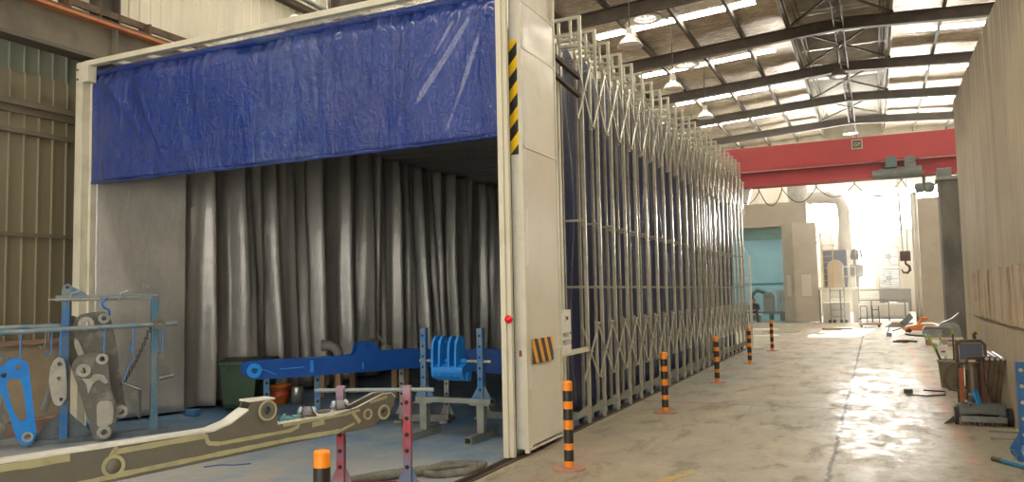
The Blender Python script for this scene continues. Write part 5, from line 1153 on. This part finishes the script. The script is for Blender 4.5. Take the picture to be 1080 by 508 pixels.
# seated person
bench = thing('white_bench', 'low white bench at the mouth of the teal booth', 'bench', (-5.55, 40.05, 0))
MB().box(-.65, .45, -.22, .22, .36, .44).build('seat', WHITEP, bench)
for x in (-.5, .3): MB().box(x - .06, x + .06, -.18, .18, 0, .36).build('leg', GREYM, bench)
def skin_body(name, verts, edges, radii, m, parent, root=0):
    me = bpy.data.meshes.new(name); me.from_pydata(verts, edges, []); me.materials.append(m)
    o = bpy.data.objects.new(name, me); COL.objects.link(o); o.parent = parent
    sk = o.modifiers.new('skin', 'SKIN'); sk.use_smooth_shade = True
    if not me.skin_vertices: 
        me.attributes  # created below through the modifier data
    lay = me.skin_vertices[0].data if me.skin_vertices else None
    if lay:
        for i, r in enumerate(radii): lay[i].radius = (r, r); 
        lay[root].use_root = True
    sb = o.modifiers.new('sub', 'SUBSURF'); sb.levels = 1; sb.render_levels = 2
    return o
P_ = thing('person', 'person in dark clothes sitting bent forward on the white bench with hands together', 'person', (-5.45, 40.05, 0))
SKIN = mat('skin_tone', (.38, .22, .15), .5); CLO = mat('dark_workwear', (.022, .026, .024), .8); HAIR = mat('dark_hair', (.008, .007, .006), .5)
vs = [(0, 0, .53), (0, -.04, .68), (0, -.12, .84), (0, -.17, .93), (0, -.20, .99),
      (.10, -.02, .52), (.16, -.42, .54), (.17, -.44, .12), (.17, -.56, .05), (-.10, -.02, .52), (-.16, -.42, .54), (-.17, -.44, .12), (-.17, -.56, .05),
      (.19, -.14, .88), (.25, -.20, .66), (.10, -.44, .63), (-.19, -.14, .88), (-.25, -.20, .66), (-.10, -.44, .63)]
es = [(0, 1), (1, 2), (2, 3), (3, 4), (0, 5), (5, 6), (6, 7), (7, 8), (0, 9), (9, 10), (10, 11), (11, 12), (2, 13), (13, 14), (14, 15), (2, 16), (16, 17), (17, 18)]
rs = [.14, .14, .15, .07, .05, .10, .075, .055, .045, .10, .075, .055, .045, .075, .055, .04, .075, .055, .04]
def skin2(name, vs, es, rs, m, parent):
    me = bpy.data.meshes.new(name); bm = bmesh.new(); L = bm.verts.layers.skin.verify(); bv = [bm.verts.new(v) for v in vs]
    for a, b in es: bm.edges.new((bv[a], bv[b]))
    for v, r in zip(bv, rs): v[L].radius = (r, r)
    bv[0][L].use_root = True
    bm.to_mesh(me); bm.free(); me.materials.append(m)
    o = bpy.data.objects.new(name, me); COL.objects.link(o); o.parent = parent
    k = o.modifiers.new('skin', 'SKIN'); k.use_smooth_shade = True; k = o.modifiers.new('sub', 'SUBSURF'); k.levels = 1; k.render_levels = 1
    return o
body = skin2('body', vs, es, rs, CLO, P_)
hd = MB().lathe([(.001, -.12), (.045, -.115), (.07, -.07), (.082, 0), (.080, .05), (.055, .10), (.001, .12)], n=18, M=Matrix.Translation((0, -.24, 1.05)) @ Matrix.Rotation(.35, 4, 'X'))
hd.tube([(0, -.31, 1.05), (0, -.345, 1.02)], [.012, .016], 8); hd.build('head', SKIN, P_)
for s in (-1, 1):
    MB().lathe([(.001, -.01), (.010, 0), (.001, .01)], (s * .03, -.318, 1.065), 8).build('eye', HAIR, P_)
    MB().tube([(s * .08, -.24, 1.02), (s * .09, -.235, 1.05), (s * .082, -.23, 1.08)], .010, 6).build('ear', SKIN, P_)
    hn = MB().tube([(s * .10, -.44, .63), (s * .06, -.50, .62), (s * .03, -.53, .61)], [.03, .04, .03], 8)
    for k in range(4): hn.tube([(s * .04, -.525, .63 - k * .017), (s * .0, -.56, .625 - k * .017), (-s * .03, -.55, .62 - k * .017)], [.010, .009, .007], 6)
    hn.tube([(s * .06, -.50, .64), (s * .03, -.52, .67)], [.012, .009], 6); hn.build('hand', SKIN, P_)
MB().tube([(-.025, -.318, 1.0), (.025, -.318, 1.0)], .006, 6).build('mouth', mat('lip', (.25, .09, .07), .5), P_)
MB().lathe([(.084, -.02), (.092, .02), (.088, .06), (.062, .11), (.001, .13)], n=18, M=Matrix.Translation((0, -.225, 1.06)) @ Matrix.Rotation(-.05, 4, 'X')).build('hair', HAIR, P_)
# scattered sheets on the floor beyond the booth
for i, (x, y, a, sx_, sy_, lb) in enumerate(((-3.6, 28.5, .3, .5, .35, 'pale flat sheet on the floor beyond the last bollard, nearest'), (-3.3, 31.0, -.4, .6, .3, 'pale flat sheet on the floor beyond the last bollard, middle'), (-4.3, 33, .2, .7, .4, 'pale flat sheet on the floor beyond the last bollard, farthest'))):
    o = MB().box(-sx_, sx_, -sy_, sy_, 0, .015).build('flat_sheet', GREYM if i == 1 else WHITEP); o.location = (x, y, 0); o.rotation_euler.z = a; tag(o, lb, 'sheet', 'flat sheets on the far floor')

# ------------------------------------------------------------------ haze volume added for the glow around the far windows
hm = bpy.data.materials.new('glow_haze'); t = NT(hm); vs_ = t.new('ShaderNodeVolumeScatter'); vs_.inputs['Color'].default_value = (1, .96, .88, 1); vs_.inputs['Density'].default_value = .0045; vs_.inputs['Anisotropy'].default_value = .72
t.l.new(vs_.outputs[0], t.new('ShaderNodeOutputMaterial').inputs['Volume'])
hz = MB().box(XL + .4, XR - .05, 23.5, YF - .2, .02, 8.4).build('glow_haze', hm); tag(hz, 'thin bright haze added for the glow around the far windows', 'haze', None, 'stuff')
# ------------------------------------------------------------------ light
W = bpy.data.worlds.new('sky'); SC.world = W; W.use_nodes = True; n = W.node_tree.nodes; n.clear()
bg = n.new('ShaderNodeBackground'); wo = n.new('ShaderNodeOutputWorld'); bg.inputs[0].default_value = (1.0, .93, .80, 1); bg.inputs[1].default_value = 6.0; W.node_tree.links.new(bg.outputs[0], wo.inputs[0])
sn = bpy.data.lights.new('sun', 'SUN'); sn.energy = 28; sn.angle = radians(.6); sn.color = (1, .93, .80); so = bpy.data.objects.new('sun', sn); COL.objects.link(so)
src = V((.58, 57.0, 6.85)); dst = V((-1.45, 30.9, 0)); so.rotation_euler = (dst - src).to_track_quat('-Z', 'Y').to_euler()
SC.view_settings.view_transform = 'Standard'; SC.view_settings.look = 'None'; SC.view_settings.exposure = 0.22; SC.view_settings.gamma = 1; SC.view_settings.use_curve_mapping = False
